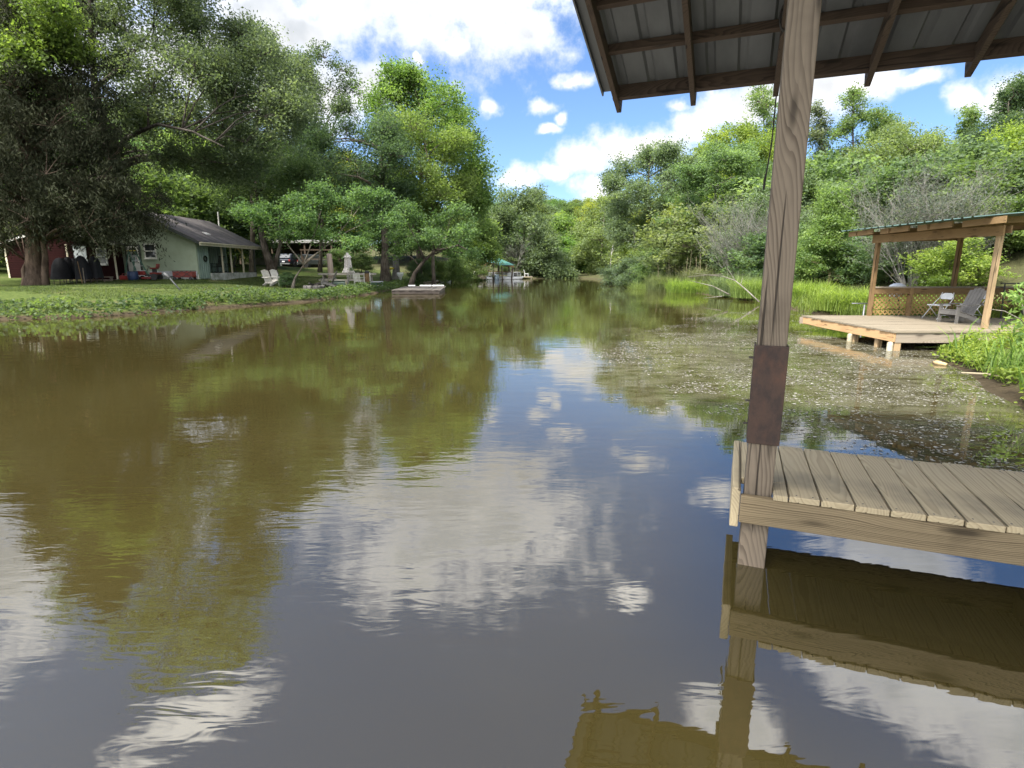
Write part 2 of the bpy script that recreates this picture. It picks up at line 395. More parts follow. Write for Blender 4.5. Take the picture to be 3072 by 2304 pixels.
CTRL = [cpt(430, 600.5, 37), cpt(545, 597, 45), cpt(255, 604, 35), cpt(25, 601, 35), cpt(70, 621, 31), cpt(585, 618, 38), cpt(630, 627, 36), cpt(760, 617, 41), cpt(832, 600, 50), cpt(882, 611, 46),
        cpt(634, 576, 90), cpt(760, 578, 80), cpt(590, 599, 45), cpt(300, 604, 36), cpt(200, 615, 31), cpt(400, 615, 32), cpt(480, 608, 38), cpt(960, 600, 62), cpt(1050, 597, 85),
        (-30, 60, 2.0), (-50, 40, 2.2), (-60, 90, 5), (-20, 110, 4), (0, 150, 3), (20, 160, 3), (30, 200, 9), (-30, 200, 10), (14, 60, .6), (24, 50, 2.2), (16, 30, .9), (12, 22, .45), (10, 15, .3), (11, 12, .3),
        (13, 8, .5), (10, 4, .5), (22, 22, 2.6), (34, 34, 5.5), (45, 60, 8), (60, 20, 8), (25, 90, 1.6), (12, 100, .5), (17, 118, .8), (8, 125, .6), (50, 120, 10), (0, 300, 16), (120, 120, 16), (-120, 120, 10), (-120, 0, 4), (100, 0, 9), (0, -120, 5), (-20, -60, 3)]
CT = np.array(CTRL)
def ground_h(x, y):
    x = np.asarray(x, float); y = np.asarray(y, float)
    d = sdist(x, y) + (vnoise(x, y, 1.3, 3) - .5) * .5 + (vnoise(x, y, 4.0, 5) - .5) * .6
    num = np.zeros(x.shape); den = np.zeros(x.shape)
    for cx_, cy_, cz in CT:
        w = 1.0 / ((x - cx_) ** 2 + (y - cy_) ** 2 + 3.0) ** 1.6
        num += w * cz; den += w
    inl = num / den
    bank = 0.07 + 0.16 * np.clip(d, 0, 1.2)
    f = np.clip((d - 0.6) / 5.0, 0, 1); f = f * f * (3 - 2 * f)
    h = bank * (1 - f) + inl * f + (vnoise(x, y, 2.2, 1) - .5) * .07 * np.clip(d, 0, 1)
    e = np.clip(d / 0.30, 0, 1)
    h = np.where(d > 0, h * e, np.maximum(-1.5, d * 0.45))
    return h
def gz(x, y): return float(ground_h(np.array([x]), np.array([y]))[0])
def gp(px, py, y0=4.0):                   # where the sight line of a display pixel meets the land
    d = ray(D(px), D(py)); t = np.linspace(y0, 220, 9000) / d.y
    z = EYE + d.z * t; h = ground_h(d.x * t, d.y * t); i = int(np.argmax(z <= h))
    return Vector((d.x * t[i], d.y * t[i], h[i]))
def at(px, Y):                            # on the land at distance Y below a display column
    p = dY(px, 580, Y); return Vector((p.x, Y, gz(p.x, Y)))

def axis_steps(lo, hi, fine0, fine1, st):
    c = list(np.arange(fine0, fine1 + 1e-6, st)); s = st; a = fine0
    while a > lo: s *= 1.13; a -= s; c.insert(0, a)
    s = st; a = fine1
    while a < hi: s *= 1.13; a += s; c.append(a)
    return np.array(c)
gx = axis_steps(-900, 900, -36, 17, 0.4); gy = axis_steps(-900, 1500, 1, 60, 0.4)
GX, GY = np.meshgrid(gx, gy); GZ = ground_h(GX.ravel(), GY.ravel())
nx, ny = len(gx), len(gy)
ii, jj = np.meshgrid(np.arange(nx - 1), np.arange(ny - 1)); b0 = (jj * nx + ii).ravel()
Q = np.stack([b0, b0 + 1, b0 + nx + 1, b0 + nx], 1)
m, t, p, _ = newmat('lawn_and_soil')
geo = N(t, 'ShaderNodeNewGeometry'); sx = N(t, 'ShaderNodeSeparateXYZ'); L(t, geo.outputs['Position'], sx.inputs[0])
v = coords(t)
n1 = noise(t, v, 9.0, 8, .7); n2 = noise(t, v, .55, 5, .6); n3 = noise(t, v, .16, 3)
grass = mixc(t, maprange(t, n1, .35, .65), (.038, .062, .014), (.092, .115, .03))
dry = mixc(t, maprange(t, n1, .3, .7), (.10, .075, .040), (.19, .15, .085))
col = mixc(t, math_n(t, 'MULTIPLY', maprange(t, n2, .52, .68), .75), grass, dry)
mud = mixc(t, n1, (.035, .026, .016), (.085, .066, .042))
col = mixc(t, maprange(t, math_n(t, 'MULTIPLY_ADD', n1, .12, sx.outputs[2]), .12, .22), mud, col)
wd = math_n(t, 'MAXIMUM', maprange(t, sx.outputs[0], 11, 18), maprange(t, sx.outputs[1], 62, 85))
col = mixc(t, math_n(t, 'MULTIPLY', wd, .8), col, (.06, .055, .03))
L(t, col, p.inputs['Base Color']); p.inputs['Roughness'].default_value = .95; p.inputs['Specular IOR Level'].default_value = .1
bump(t, p, n1, .06)
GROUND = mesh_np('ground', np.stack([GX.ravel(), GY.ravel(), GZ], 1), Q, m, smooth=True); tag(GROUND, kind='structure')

# water: muddy body colour under a clear reflecting surface, ripples stretched across the view
m, t, p, out = newmat('pond_water')
v = coords(t)
vr = coords(t, (1.0, 3.2, 1.0), (0, 0, R(-7)))
r1 = noise(t, vr, 2.1, 3, .5, .6)
vr2 = coords(t, (1.0, 2.4, 1.0), (0, 0, R(9)))
r2 = noise(t, vr2, .75, 2, .5, .4)
r3 = noise(t, coords(t, (1.0, 3.2, 1.0), (0, 0, R(4))), 3.9, 2, .5, .7)
calm = maprange(t, noise(t, coords(t, (1, 1.6, 1)), .22, 3, .5, .4), .38, .62, .30, 1.0)
hgt = math_n(t, 'ADD', math_n(t, 'MULTIPLY', r1, 1.0), math_n(t, 'MULTIPLY', r2, 1.9))
gp_ = N(t, 'ShaderNodeNewGeometry'); gs_ = N(t, 'ShaderNodeSeparateXYZ'); L(t, gp_.outputs['Position'], gs_.inputs[0])
breeze = math_n(t, 'MULTIPLY', maprange(t, gs_.outputs[0], .9, -1.2), maprange(t, gs_.outputs[1], 7.5, 4.0))       # a breath of wind off the near left
calm = math_n(t, 'MULTIPLY_ADD', breeze, .55, calm)
hgt = math_n(t, 'MULTIPLY', math_n(t, 'ADD', hgt, math_n(t, 'MULTIPLY', r3, math_n(t, 'MULTIPLY_ADD', breeze, .50, .20))), calm)
silt = noise(t, v, .16, 4, .55, .5)
L(t, mixc(t, maprange(t, silt, .38, .62), (.031, .0245, .0075), (.041, .033, .011)), p.inputs['Base Color'])
p.inputs['Roughness'].default_value = .015; p.inputs['IOR'].default_value = 2.5
bump(t, p, hgt, .0016)
# a thin grey-green film of pollen drifts over the right-hand shallows
fx = math_n(t, 'DIVIDE', math_n(t, 'SUBTRACT', gs_.outputs[0], 5.0), 4.6); fy_ = math_n(t, 'DIVIDE', math_n(t, 'SUBTRACT', gs_.outputs[1], 8.6), 6.4)
fd = math_n(t, 'SQRT', math_n(t, 'ADD', math_n(t, 'MULTIPLY', fx, fx), math_n(t, 'MULTIPLY', fy_, fy_)))
fd = math_n(t, 'ADD', fd, math_n(t, 'MULTIPLY', math_n(t, 'SUBTRACT', noise(t, v, .45, 4, .6), .5), 1.3))
fm = math_n(t, 'MULTIPLY', maprange(t, fd, 1.05, .55), maprange(t, noise(t, coords(t, (1, 2.2, 1)), 1.9, 7, .72, .6), .36, .62))
film = N(t, 'ShaderNodeBsdfDiffuse'); L(t, mixc(t, noise(t, v, 14, 4, .7), (.075, .072, .042), (.15, .145, .10)), film.inputs['Color'])
mxf = N(t, 'ShaderNodeMixShader'); L(t, math_n(t, 'MULTIPLY', fm, .5), mxf.inputs[0]); L(t, p.outputs[0], mxf.inputs[1]); L(t, film.outputs[0], mxf.inputs[2]); L(t, mxf.outputs[0], out.inputs[0])
wx = np.array([-60, 60.]); wy = np.array([-25, 175.])
WATER = mesh_np('water', np.array([[-70, -30, 0], [60, -30, 0], [60, 175, 0], [-70, 175, 0]], float), np.array([[0, 1, 2, 3]]), m); tag(WATER, kind='structure')

# ------------------------------------------------------------------ leaves and trees
def unit(v): return v / np.maximum(np.linalg.norm(v, axis=-1, keepdims=True), 1e-9)
def leaf_quads(rng, P, size, aspect=.55, up=.55, droop=0.0, jit=.45):
    n = len(P)
    nrm = unit(unit(rng.normal(size=(n, 3))) + np.array([0, 0, up * 2.0]))
    tv = unit(np.cross(nrm, unit(rng.normal(size=(n, 3)))))
    if droop: tv = unit(tv + np.array([0, 0, -droop])); nrm = unit(np.cross(np.cross(tv, nrm), tv))
    bv = np.cross(nrm, tv)
    Ls = (size * (1 + jit * (rng.random(n) * 2 - 1)))[:, None]; Ws = Ls * aspect
    V = np.empty((n, 4, 3)); V[:, 0] = P - tv * Ls * .5; V[:, 1] = P + bv * Ws * .5 + nrm * Ls * .06; V[:, 2] = P + tv * Ls * .5; V[:, 3] = P - bv * Ws * .5 + nrm * Ls * .06
    return V.reshape(-1, 3)
def crown_mesh(name, rng, clumps, crad, per, size, aspect, up, droop, flat, mat, parent, color):
    """clumps (n,3); leaves scattered round each clump"""
    n = len(clumps); cnt = np.maximum(4, (per * (0.6 + .8 * rng.random(n))).astype(int))
    idx = np.repeat(np.arange(n), cnt)
    o = unit(rng.normal(size=(len(idx), 3))) * (rng.random(len(idx)) ** .45)[:, None]
    cr = (crad * (.65 + .7 * rng.random(n)))[idx][:, None]
    o *= cr; o[:, 2] *= flat
    dv = clumps - clumps.mean(0); dv[:, 2] *= .3; dv = unit(unit(dv) + rng.normal(size=(n, 3)) * .7 + np.array([0, 0, -droop * .8]))
    o += dv[idx] * (rng.random(len(idx))[:, None] * 2 - .9) * cr * .95
    P = clumps[idx] + o
    if droop: P[:, 2] -= droop * .35 * (np.hypot(o[:, 0], o[:, 1]))
    V = leaf_quads(rng, P, size, aspect, up, droop)
    Q = np.arange(len(V)).reshape(-1, 4)
    tint = np.clip(.5 + (rng.normal(size=n) * .22)[idx] + rng.normal(size=len(idx)) * .09, 0, 1)
    return mesh_np(name, V, Q, mat, tint, parent, color)
def make_tree(name, label, cat, loc, seed, trunk, lobes, color, leaf=.15, aspect=.6, per=150, crad=.8, ncl=12, flat=.55, up=.5, droop=0.0, tr=.22, bark=None, mat=None, group=None,
              shell=.35, twig=.02, stems=None, limb_r=.32, keep=None, stem_r=.5):
    """trunk: polyline (local); lobes: (x,y,z,rx,ry,rz) masses of the crown. Limbs run from the trunk to every lobe, twigs from the limbs to every clump."""
    rng = np.random.default_rng(seed); prng = random.Random(seed)
    root = thing(name, label, cat, loc, 0, group)
    tb = MB(); trunks = [trunk] + (stems or [])
    nodes = []; 
    for ti, tk in enumerate(trunks):
        trr = tr * (1 if ti == 0 else stem_r); pts = []; m_ = len(tk)
        for i in range(m_ - 1):
            a, b = Vector(tk[i]), Vector(tk[i + 1]); ns = max(2, int((b - a).length / .8))
            for k in range(ns): pts.append(a.lerp(b, k / ns) + Vector((prng.uniform(-1, 1), prng.uniform(-1, 1), 0)) * (.05 if (i or k) else 0) * tr * 3)
        pts.append(Vector(tk[-1])); n_ = len(pts)
        rad = [trr * (1.0 - .78 * (i / (n_ - 1)) ** .9) * ((1.5 if i == 0 else 1.12 if i == 1 else 1) if ti == 0 else 1) for i in range(n_)]
        pts[0] = pts[0] - Vector((0, 0, .25 if ti == 0 or tk[0][2] < .1 else 0))
        tb.tube(pts, rad, 9, jitter=.07, rng=prng)
        nodes += [(p, r) for p, r in list(zip(pts, rad))[max(1, n_ // 4):]]
    clumps = []
    base_nodes = list(nodes); limb_nodes = list(nodes)
    for (x, y, z, rx, ry, rz) in lobes:
        c = Vector((x, y, z))
        cand = [(p, r) for p, r in base_nodes if p.z < z - .15 * rz] or base_nodes
        p0, r0 = min(cand, key=lambda q: (q[0] - c).length + .6 * max(0, q[0].z - z + .9))
        dist = (c - p0).length
        if dist > .4:
            mid = p0.lerp(c, .5) + Vector((prng.uniform(-.1, .1), prng.uniform(-.1, .1), .09)) * dist
            pts = [p0, p0.lerp(mid, .6) + Vector((0, 0, .03 * dist)), mid, mid.lerp(c, .55), c]
            r1 = min(r0 * .8, limb_r * tr * (.5 + .12 * dist))
            tb.tube(pts, [r1, r1 * .8, r1 * .62, r1 * .42, r1 * .2], 6)
            limb_nodes += [(q, r1 * .4) for q in pts[1:]]
        k = max(2, int(ncl * (.75 + .5 * rng.random())))
        dirs = unit(rng.normal(size=(k, 3)) + np.array([0, 0, .25])); rr = (shell + (1.1 - shell) * rng.random(k)); rr = (rr * np.where(rng.random(k) < .14, 1.35, 1.0))[:, None]
        clumps.append(np.array([x, y, z]) + dirs * rr * np.array([rx, ry, rz]))
    clumps = np.concatenate(clumps)
    if keep is not None: clumps = clumps[keep(clumps)]
    LN = np.array([q[0] for q in limb_nodes])
    for c in clumps:
        dd = np.linalg.norm(LN - c, axis=1) + 1.2 * np.maximum(0, LN[:, 2] - c[2]); i = int(np.argmin(dd)); a = Vector(LN[i]); b = Vector(c)
        ln = (b - a).length
        if ln < .25: continue
        mid = a.lerp(b, .5) + Vector((prng.uniform(-.12, .12), prng.uniform(-.12, .12), .08 - droop * .05)) * ln
        tb.tube([a, mid, b], [twig * 1.5, twig, twig * .4], 4, cap=False)
    tb.build('trunk', bark or BARK, root, smooth=True)
    crown_mesh('crown', rng, clumps, crad, per, leaf, aspect, up, droop, flat, mat or LEAF, root, color)
    return root
def dome_lobes(seed, n, r, z0, z1, rl, top=.35, cx=0.0, cy=0.0, low=1.0, flatl=.8):
    """lobes spread over an egg-shaped crown"""
    g = random.Random(seed); out = []
    for i in range(n):
        f = (i + .5) / n; z = z0 + (z1 - z0) * f
        prof = math.sin(math.pi * (0.12 + .80 * f) ** .85) if low >= 1 else max(.15, (1 - f) ** .8 * (.6 + .4 * min(1, f * 5)))
        prof = max(prof, .18); a = i * 2.39996 + g.uniform(-.4, .4)
        q = r * prof * g.uniform(.55, 1.0); s = rl * g.uniform(.75, 1.2) * (.65 + .35 * prof)
        out.append((cx + math.cos(a) * q, cy + math.sin(a) * q, z, s, s, s * flatl))
    return out
_C = (.050, .083, .026), (.078, .128, .032), (.115, .170, .036), (.158, .205, .030), (.105, .142, .045), (.098, .128, .062)
G_DARK, G_MID, G_LITE, G_YEL, G_OLIVE, G_GREY = _C

# ------------------------------------------------------------------ boathouse in the foreground (roof, posts, dock are one frame)
POST = wood('weathered_post', (.190, .153, .112), (.070, .053, .038), 2, ring=13, tilt=3.5, knots=True, off=(.0, .045, 0), bumpd=.003)
BEAMW = wood('weathered_beam', (.235, .182, .108), (.060, .043, .024), 0, ring=14, tilt=1.2, off=(.09, .05, 0), bumpd=.003)
DECKW = wood('deck_boards', (.43, .355, .225), (.26, .205, .122), 1, ring=9, tilt=2.0, knots=False, off=(.03, .10, 0), stain=(.13, .115, .085), bumpd=.001)
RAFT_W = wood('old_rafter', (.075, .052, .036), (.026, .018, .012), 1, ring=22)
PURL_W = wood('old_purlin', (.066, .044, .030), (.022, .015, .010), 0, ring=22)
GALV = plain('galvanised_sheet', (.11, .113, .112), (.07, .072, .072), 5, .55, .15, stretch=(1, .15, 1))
m, t, p, _ = newmat('rusty_steel'); RUST = m
v = coords(t, (1, 1, .55)); n1 = noise(t, v, 15, 8, .7); n2 = noise(t, v, 4.5, 5, .6); n3 = noise(t, coords(t), 110, 3, .6)
c = mixc(t, maprange(t, n1, .36, .62), (.024, .015, .012), (.050, .027, .018)); c = mixc(t, math_n(t, 'MULTIPLY', maprange(t, n2, .54, .72), .6), c, (.10, .042, .022))
c = mixc(t, math_n(t, 'MULTIPLY', maprange(t, n3, .55, .7), .35), c, (.02, .014, .012))
L(t, c, p.inputs['Base Color']); p.inputs['Roughness'].default_value = .75; p.inputs['Metallic'].default_value = .15; bump(t, p, math_n(t, 'ADD', n1, math_n(t, 'MULTIPLY', n3, .4)), .003)
ROPE = plain('dark_rope', (.04, .035, .03), (.015, .013, .012), 60, .9)
STEEL = plain('nail_steel', (.10, .09, .085), (.04, .035, .03), 30, .5, .8)

bh = thing('boathouse', 'weathered timber boathouse in the foreground with dark tin roof, square post and plank dock', 'boathouse', (0, 0, 0), R(-22))
PU, PV = .168, 3.04; HW = .066
g = random.Random(4)
def plank(mb, x0, x1, y0, y1, z0, z1): mb.bb(x0, x1, y0, y1, z0, z1)
pm = MB(); pm.bb(PU - HW, PU + HW, PV - HW, PV + HW, -1.0, 3.72)
post = pm.build('post', POST, bh, bevel=.006)
zs0, zs1 = .0, .0
_px, _py = .927 * PU + .375 * PV, -.375 * PU + .927 * PV
zs0, zs1 = z_at(_px, _py - .05, D(958)), z_at(_px, _py - .05, D(746))
sm = MB(); th = .006; e = HW + .004
sm.bb(PU - e - th, PU + e + th, PV - e - th, PV - e, zs0, zs1)
sm.bb(PU - e - th, PU - e, PV - e, PV + e, zs0, zs1 - .0007)
sm.bb(PU + e, PU + e + th, PV - e, PV + e, zs0, zs1 - .0007)
sleeve = sm.build('steel_sleeve', RUST, post, bevel=.003)
for q, zz in ((-1, zs0 + .09), (-1, zs1 - .07), (-1, zs0 + .21)): MB().tube([(PU - e - th - .022, PV - .02, zz), (PU - e + .01, PV - .02, zz)], .006, 6).build('bolt', STEEL, sleeve)
DT = .438
bm_ = MB(); bm_.bb(.087, 7.2, PV - HW - .042, PV - HW - .002, DT - .182, DT - .034)
bm_.build('front_beam', BEAMW, bh, bevel=.005)
b2 = MB(); b2.bb(.087, 7.2, 3.75, 3.79, DT - .182, DT - .034); b2.build('rear_beam', BEAMW, bh, bevel=.005)
eb = MB(); eb.bb(.043, .085, PV - HW - .040, 3.805, DT - .21, DT + .004); eb.build('end_board', DECKW, bh, bevel=.006)
lip = MB(); lip.bb(.087, .122, PV + HW + .004, 3.80, DT - .036, DT + .001)
lip.build('deck_board', DECKW, bh, bevel=.004)
u = .127; k = 0
fy = PV - HW - .052
while u < 7.1:
    w = .138 + g.uniform(-.003, .003); d = MB()
    za, zb = DT - .032, DT + g.uniform(-.002, .002)
    y0 = fy + g.uniform(-.006, .006); y1 = 3.80 + g.uniform(-.008, .008)
    if k == 0:                                              # notched round the post
        d.bb(u, u + w + .04, PV + HW + .004, y1, za, zb); d.bb(PU + HW + .004, u + w + .04, y0, PV + HW + .003, za, zb - .0006)
        w += .04
    else: d.bb(u, u + w, y0, y1, za, zb)
    o = d.build('deck_board', DECKW, bh, bevel=.004)
    for yy in (fy + .035, 3.765):
        for xx in (u + .03, u + w - .03):
            if 0 < k < 12: MB().lathe([(.0045, zb - .004), (.0045, zb + .0008)], 7, (xx + g.uniform(-.006, .006), yy + g.uniform(-.008, .008), 0)).build('screw', STEEL, o)
    u += w + .006; k += 1
for uu in (1.6, 3.2, 4.8): MB().bb(uu, uu + .04, PV - HW, 3.748, DT - .17, DT - .036).build('joist', BEAMW, bh)
for uu, vv in ((.19, 3.68), (3.6, PV + .04), (3.6, 3.68), (6.6, PV + .04)):
    MB().bb(uu - .06, uu + .06, vv - .05, vv + .05, -1.2, DT - .184 if vv > 3.1 or uu < 5 else 3.7).build('pile', POST, bh, bevel=.005)
rm = MB(); rm.tube([(PU + a * .0, PV + b * .0, zz) for a, b, zz in ((0, 0, .004), (0, 0, .03))], HW * 1.3, 4)
# roof: plane falls away from the viewer
VE, ZE, SL, UL = 5.05, 3.045, .376, -1.21
rz_ = lambda v: ZE + SL * (VE - v)
VB = -1.2
prof = []; uu = UL
while uu < 7.4:
    prof += [(uu, 0), (uu + .150, 0), (uu + .168, .020), (uu + .210, .020), (uu + .228, 0)]; uu += .228
vs = [(a, VE + .045, rz_(VE + .045) + .004 + q) for a, q in prof] + [(a, VB, rz_(VB) + .004 + q) for a, q in prof]
n_ = len(prof); fs = [(i, i + 1, n_ + i + 1, n_ + i) for i in range(n_ - 1)]
rf = MB(); rf.add(vs, fs); rf.add([(x, y, z + .0025) for x, y, z in vs], [f[::-1] for f in fs])
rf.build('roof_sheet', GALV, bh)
tr_ = MB(); tr_.bar((UL - .004, VE + .05, rz_(VE + .05) + .006), (UL - .004, VB, rz_(VB) + .006), .012, .075, (0, .35, .93)); tr_.build('rake_trim', GALV, bh)
Lh = Vector((0, -1, SL)).normalized()
for i, (ua, ov) in enumerate(((-1.08, .20), (-.47, .22), (.145, .20), (.76, .19), (1.37, .21), (1.98, .22), (2.59, .2), (3.2, .2), (3.81, .2), (4.42, .2), (5.03, .2), (5.64, .2), (6.25, .2), (6.86, .2))):
    r_ = MB(); v0, v1 = VE + ov * .45, VB + .02
    zt = -.012; dp = .135
    # tapered tail end
    r_.add([(ua + s * .020, v0 + .03, rz_(v0 + .03) + zt - .02) for s in (-1, 1)] + [(ua + s * .020, v0, rz_(v0) + zt - dp) for s in (-1, 1)] +
           [(ua + s * .020, v1, rz_(v1) + zt) for s in (-1, 1)] + [(ua + s * .020, v1, rz_(v1) + zt - dp) for s in (-1, 1)],
           [(0, 1, 3, 2), (4, 6, 7, 5), (0, 4, 5, 1), (2, 3, 7, 6), (0, 2, 6, 4), (1, 5, 7, 3)])
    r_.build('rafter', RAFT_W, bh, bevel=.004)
for i, s in enumerate((.02, .45, .86, 1.30, 1.75, 2.2, 2.8, 3.4, 4.0, 4.6, 5.2, 5.8)):
    v = VE - s; hgt_ = .120 if i == 0 else .070; q = MB()
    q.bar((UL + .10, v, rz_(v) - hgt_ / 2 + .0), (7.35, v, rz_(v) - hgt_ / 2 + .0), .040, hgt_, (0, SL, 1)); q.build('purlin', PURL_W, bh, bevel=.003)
gd = MB(); gd.bb(-1.1, 7.3, PV + HW + .001, PV + HW + .05, rz_(PV) - .33, rz_(PV) - .15); gd.build('girder', PURL_W, bh)
# hanging cord with a wooden toggle, and the thin wire running to the post
def loc_uv(u, v, z): return Vector((.927 * u + .375 * v, -.375 * u + .927 * v, z))
cu = (.145, 5.13)
zc0 = rz_(5.13) - .14
cord = MB(); cp = loc_uv(*cu, 0)
zc1 = z_at(cp.x, cp.y, D(407)); zt_ = z_at(cp.x, cp.y, D(375))
cord.tube([(cp.x + .004, cp.y, zc0 + .05), (cp.x, cp.y, (zc0 + zc1) / 2), (cp.x - .03, cp.y, zc1)], .0055, 6)
cord.tube([(cp.x - .026, cp.y, zt_), (cp.x - .03, cp.y, (zt_ + zc1) / 2), (cp.x - .031, cp.y, zc1 - .01)], [.007, .010, .008], 8)
tag(cord.build('pull_rope', ROPE, None), 'dark knotted cord hanging down from a rafter tail of the foreground roof', 'rope')
ck = MB(); cc = loc_uv(.145, 4.47, rz_(4.47) - .1)
ck.tube([loc_uv(.145 + .035 * math.cos(a), 4.47, rz_(4.47) - .085 + .085 * math.sin(a)) for a in [i * 2 * math.pi / 14 for i in range(15)]], .008, 6)
tag(ck.build('rope_loop', ROPE, None), 'short loop of rope tied around a rafter under the foreground roof', 'rope')

# ------------------------------------------------------------------ covered deck on the right bank
NEWW = [wood('deck_pine_' + 'xyz'[a], (.38, .275, .16), (.22, .15, .08), a, ring=22) for a in range(3)]
ORNG = wood('orange_fascia', (.52, .335, .175), (.33, .195, .09), 1, ring=22)
OLDX = [wood('grey_timber_' + 'xyz'[a], (.30, .255, .20), (.15, .12, .09), a, ring=22) for a in range(3)]
BRN = [wood('brown_timber_' + 'xyz'[a], (.225, .145, .07), (.11, .066, .03), a, ring=22) for a in range(3)]
PVC = plain('white_pipe', (.50, .46, .36), (.30, .25, .16), 12, .45)
GREEN_TIN = plain('green_tin', (.060, .105, .095), (.042, .075, .068), 8, .4, .1)
A_ = atz(2406, 946, .38); B_ = atz(2684, 994, .38); D_ = atz(2983, 988, .38)
ex = (D_ - B_).normalized(); ang = math.atan2(ex.y, ex.x)
BX, BY = B_.x, B_.y
dk = thing('covered_deck', 'wooden deck over the water with slanted green tin roof and lattice railing', 'deck', (BX, BY, 0), 0)
lo = lambda X, Y, z: Vector((X - BX, Y - BY, z))
DZ = .38; YL = A_.y - BY; XR = 6.2
d = MB(); gg = random.Random(9); yy = .0
while yy < YL - .02:
    x0 = gg.uniform(-.015, .01); d.bb(x0 + (A_.x - BX) * yy / YL, XR, yy, min(yy + .138, YL), DZ - .032, DZ + gg.uniform(-.003, .003)); yy += .152
d.build('decking', wood('pale_decking', (.235, .20, .145), (.135, .11, .078), 0, ring=14, knots=False, stain=(.22, .18, .13)), dk)
MB().bar((.01 + .02, .02, DZ - .122), (A_.x - BX + .03, YL, DZ - .122), .04, .17).build('rim_board', ORNG, dk, bevel=.004)
MB().bb(.055, XR, .02, .06, DZ - .225, DZ - .034).build('rim_board', OLDX[0], dk, bevel=.004, label='grey weathered rim board on the near side')
MB().bb(.055, XR, YL - .06, YL - .02, DZ - .2, DZ - .034).build('rim_board', OLDX[0], dk)
for (px, py), w in (((2668, 1055), .12), ((2522, 1040), .10), ((2402, 1024), .11)):
    q = atz(px, py, 0); y = q.y - BY
    y = max(.09, min(YL - .09, y)); xb = (A_.x - BX) * y / YL
    MB().bb(xb + .055, xb + .055 + w, y - w / 2, y + w / 2, -1.0, DZ - .036).build('pile', NEWW[2], dk, bevel=.005)
    if w > .105:
        MB().lathe([(.052, -1.0), (.052, .10), (.055, .1), (.055, .12), (.052, .12), (.052, DZ - .23), (.03, DZ - .21)], 14, (xb + .0, y - .01, 0)).build('pile_sleeve', PVC, dk, smooth=False)
for xx, y in ((1.5, YL * .55), (2.6, .3), (2.6, YL - .2), (4.4, .3), (4.4, YL - .2)): MB().bb(xx, xx + .11, y, y + .11, -1.0, DZ - .036).build('pile', BRN[2], dk)
MB().bar((.20, YL - .25, DZ - .08), (1.9, YL * .45, -.1), .04, .11).build('brace', BRN[1], dk)
P1 = (lo(9.03, 14.0, 0).x, YL - .12); P3 = (atz(2955, 986, .38).x - BX, atz(2955, 986, .38).y - BY + .02); P2 = (atz(2855, 948, .38).x - BX, YL - .10)
P4 = (P2[0] + .15, P3[1])
ZB = 2.28
for q, mt_ in ((P1, BRN[2]), (P2, BRN[2]), (P3, NEWW[2]), (P4, BRN[2])):
    MB().bb(q[0] - .045, q[0] + .045, q[1] - .045, q[1] + .045, DZ - .2, ZB + (.02 if q[0] < P2[0] - .5 else .22)).build('roof_post', mt_, dk, bevel=.004)
BRW = wood('roof_beam_pine', (.26, .17, .08), (.14, .085, .038), 1, ring=22)
MB().bar((P1[0] - .065, P1[1] + .12, ZB - .02), (P3[0] - .065, P3[1] - .15, ZB - .02), .038, .19).build('beam', BRW, dk, bevel=.004)
MB().bar((P1[0] + .07, P1[1] + .12, ZB + .0), (P3[0] + .07, P3[1] - .15, ZB + .0), .038, .14).build('beam', BRN[1], dk)
MB().bar((P1[0], P1[1] + .065, ZB - .01), (P2[0] + .1, P2[1] + .065, ZB + .02), .038, .14).build('beam', BRN[0], dk)
MB().bar((P2[0] + .065, P2[1] + .2, ZB + .2), (P4[0] + .065, P4[1] - .2, ZB + .2), .038, .14).build('beam', BRN[1], dk)
MB().bar((P3[0] - .4, P3[1] - .075, ZB + .165), (P4[0] + 2.2, P3[1] - .075, ZB + .31), .038, .12).build('front_rafter', BRW, dk)
for k in range(4):
    yk = P1[1] + .30 - (P1[1] - P3[1] + .35) * k / 3.0
    if k < 3: MB().bar((P1[0] - .42 + .06 * k, yk, ZB + .11 + .013 * k), (P4[0] + 2.0, yk, ZB + .27), .038, .09).build('rafter', BRN[0], dk)
    MB().bar((P1[0] - .36 + .07 * k, yk + .35, ZB + .125), (P1[0] - .36 + .07 * k, yk - .62, ZB + .14), .03, .12).build('edge_board', BRW, dk)
pr = []; y = P3[1] - .42
ye = P1[1] + .75
while y < ye: pr += [(y, 0), (y + .16, 0), (y + .18, .02), (y + .22, .02), (y + .24, 0)]; y += .24
xa0, xa1 = P1[0] - .50, P4[0] + 2.6
zr = lambda x: ZB + .205 + .085 * (x - xa0)
vs = [(xa0 + .10 * (ye - yq) / 4, yq, zr(xa0) + q) for yq, q in pr] + [(xa1, yq, zr(xa1) + q) for yq, q in pr]; n_ = len(pr)
fs = [(i, i + 1, n_ + i + 1, n_ + i) for i in range(n_ - 1)]
q = MB(); q.add(vs, fs); q.add([(a, b, c_ + .004) for a, b, c_ in vs], [f[::-1] for f in fs]); q.build('roof_sheet', GREEN_TIN, dk)
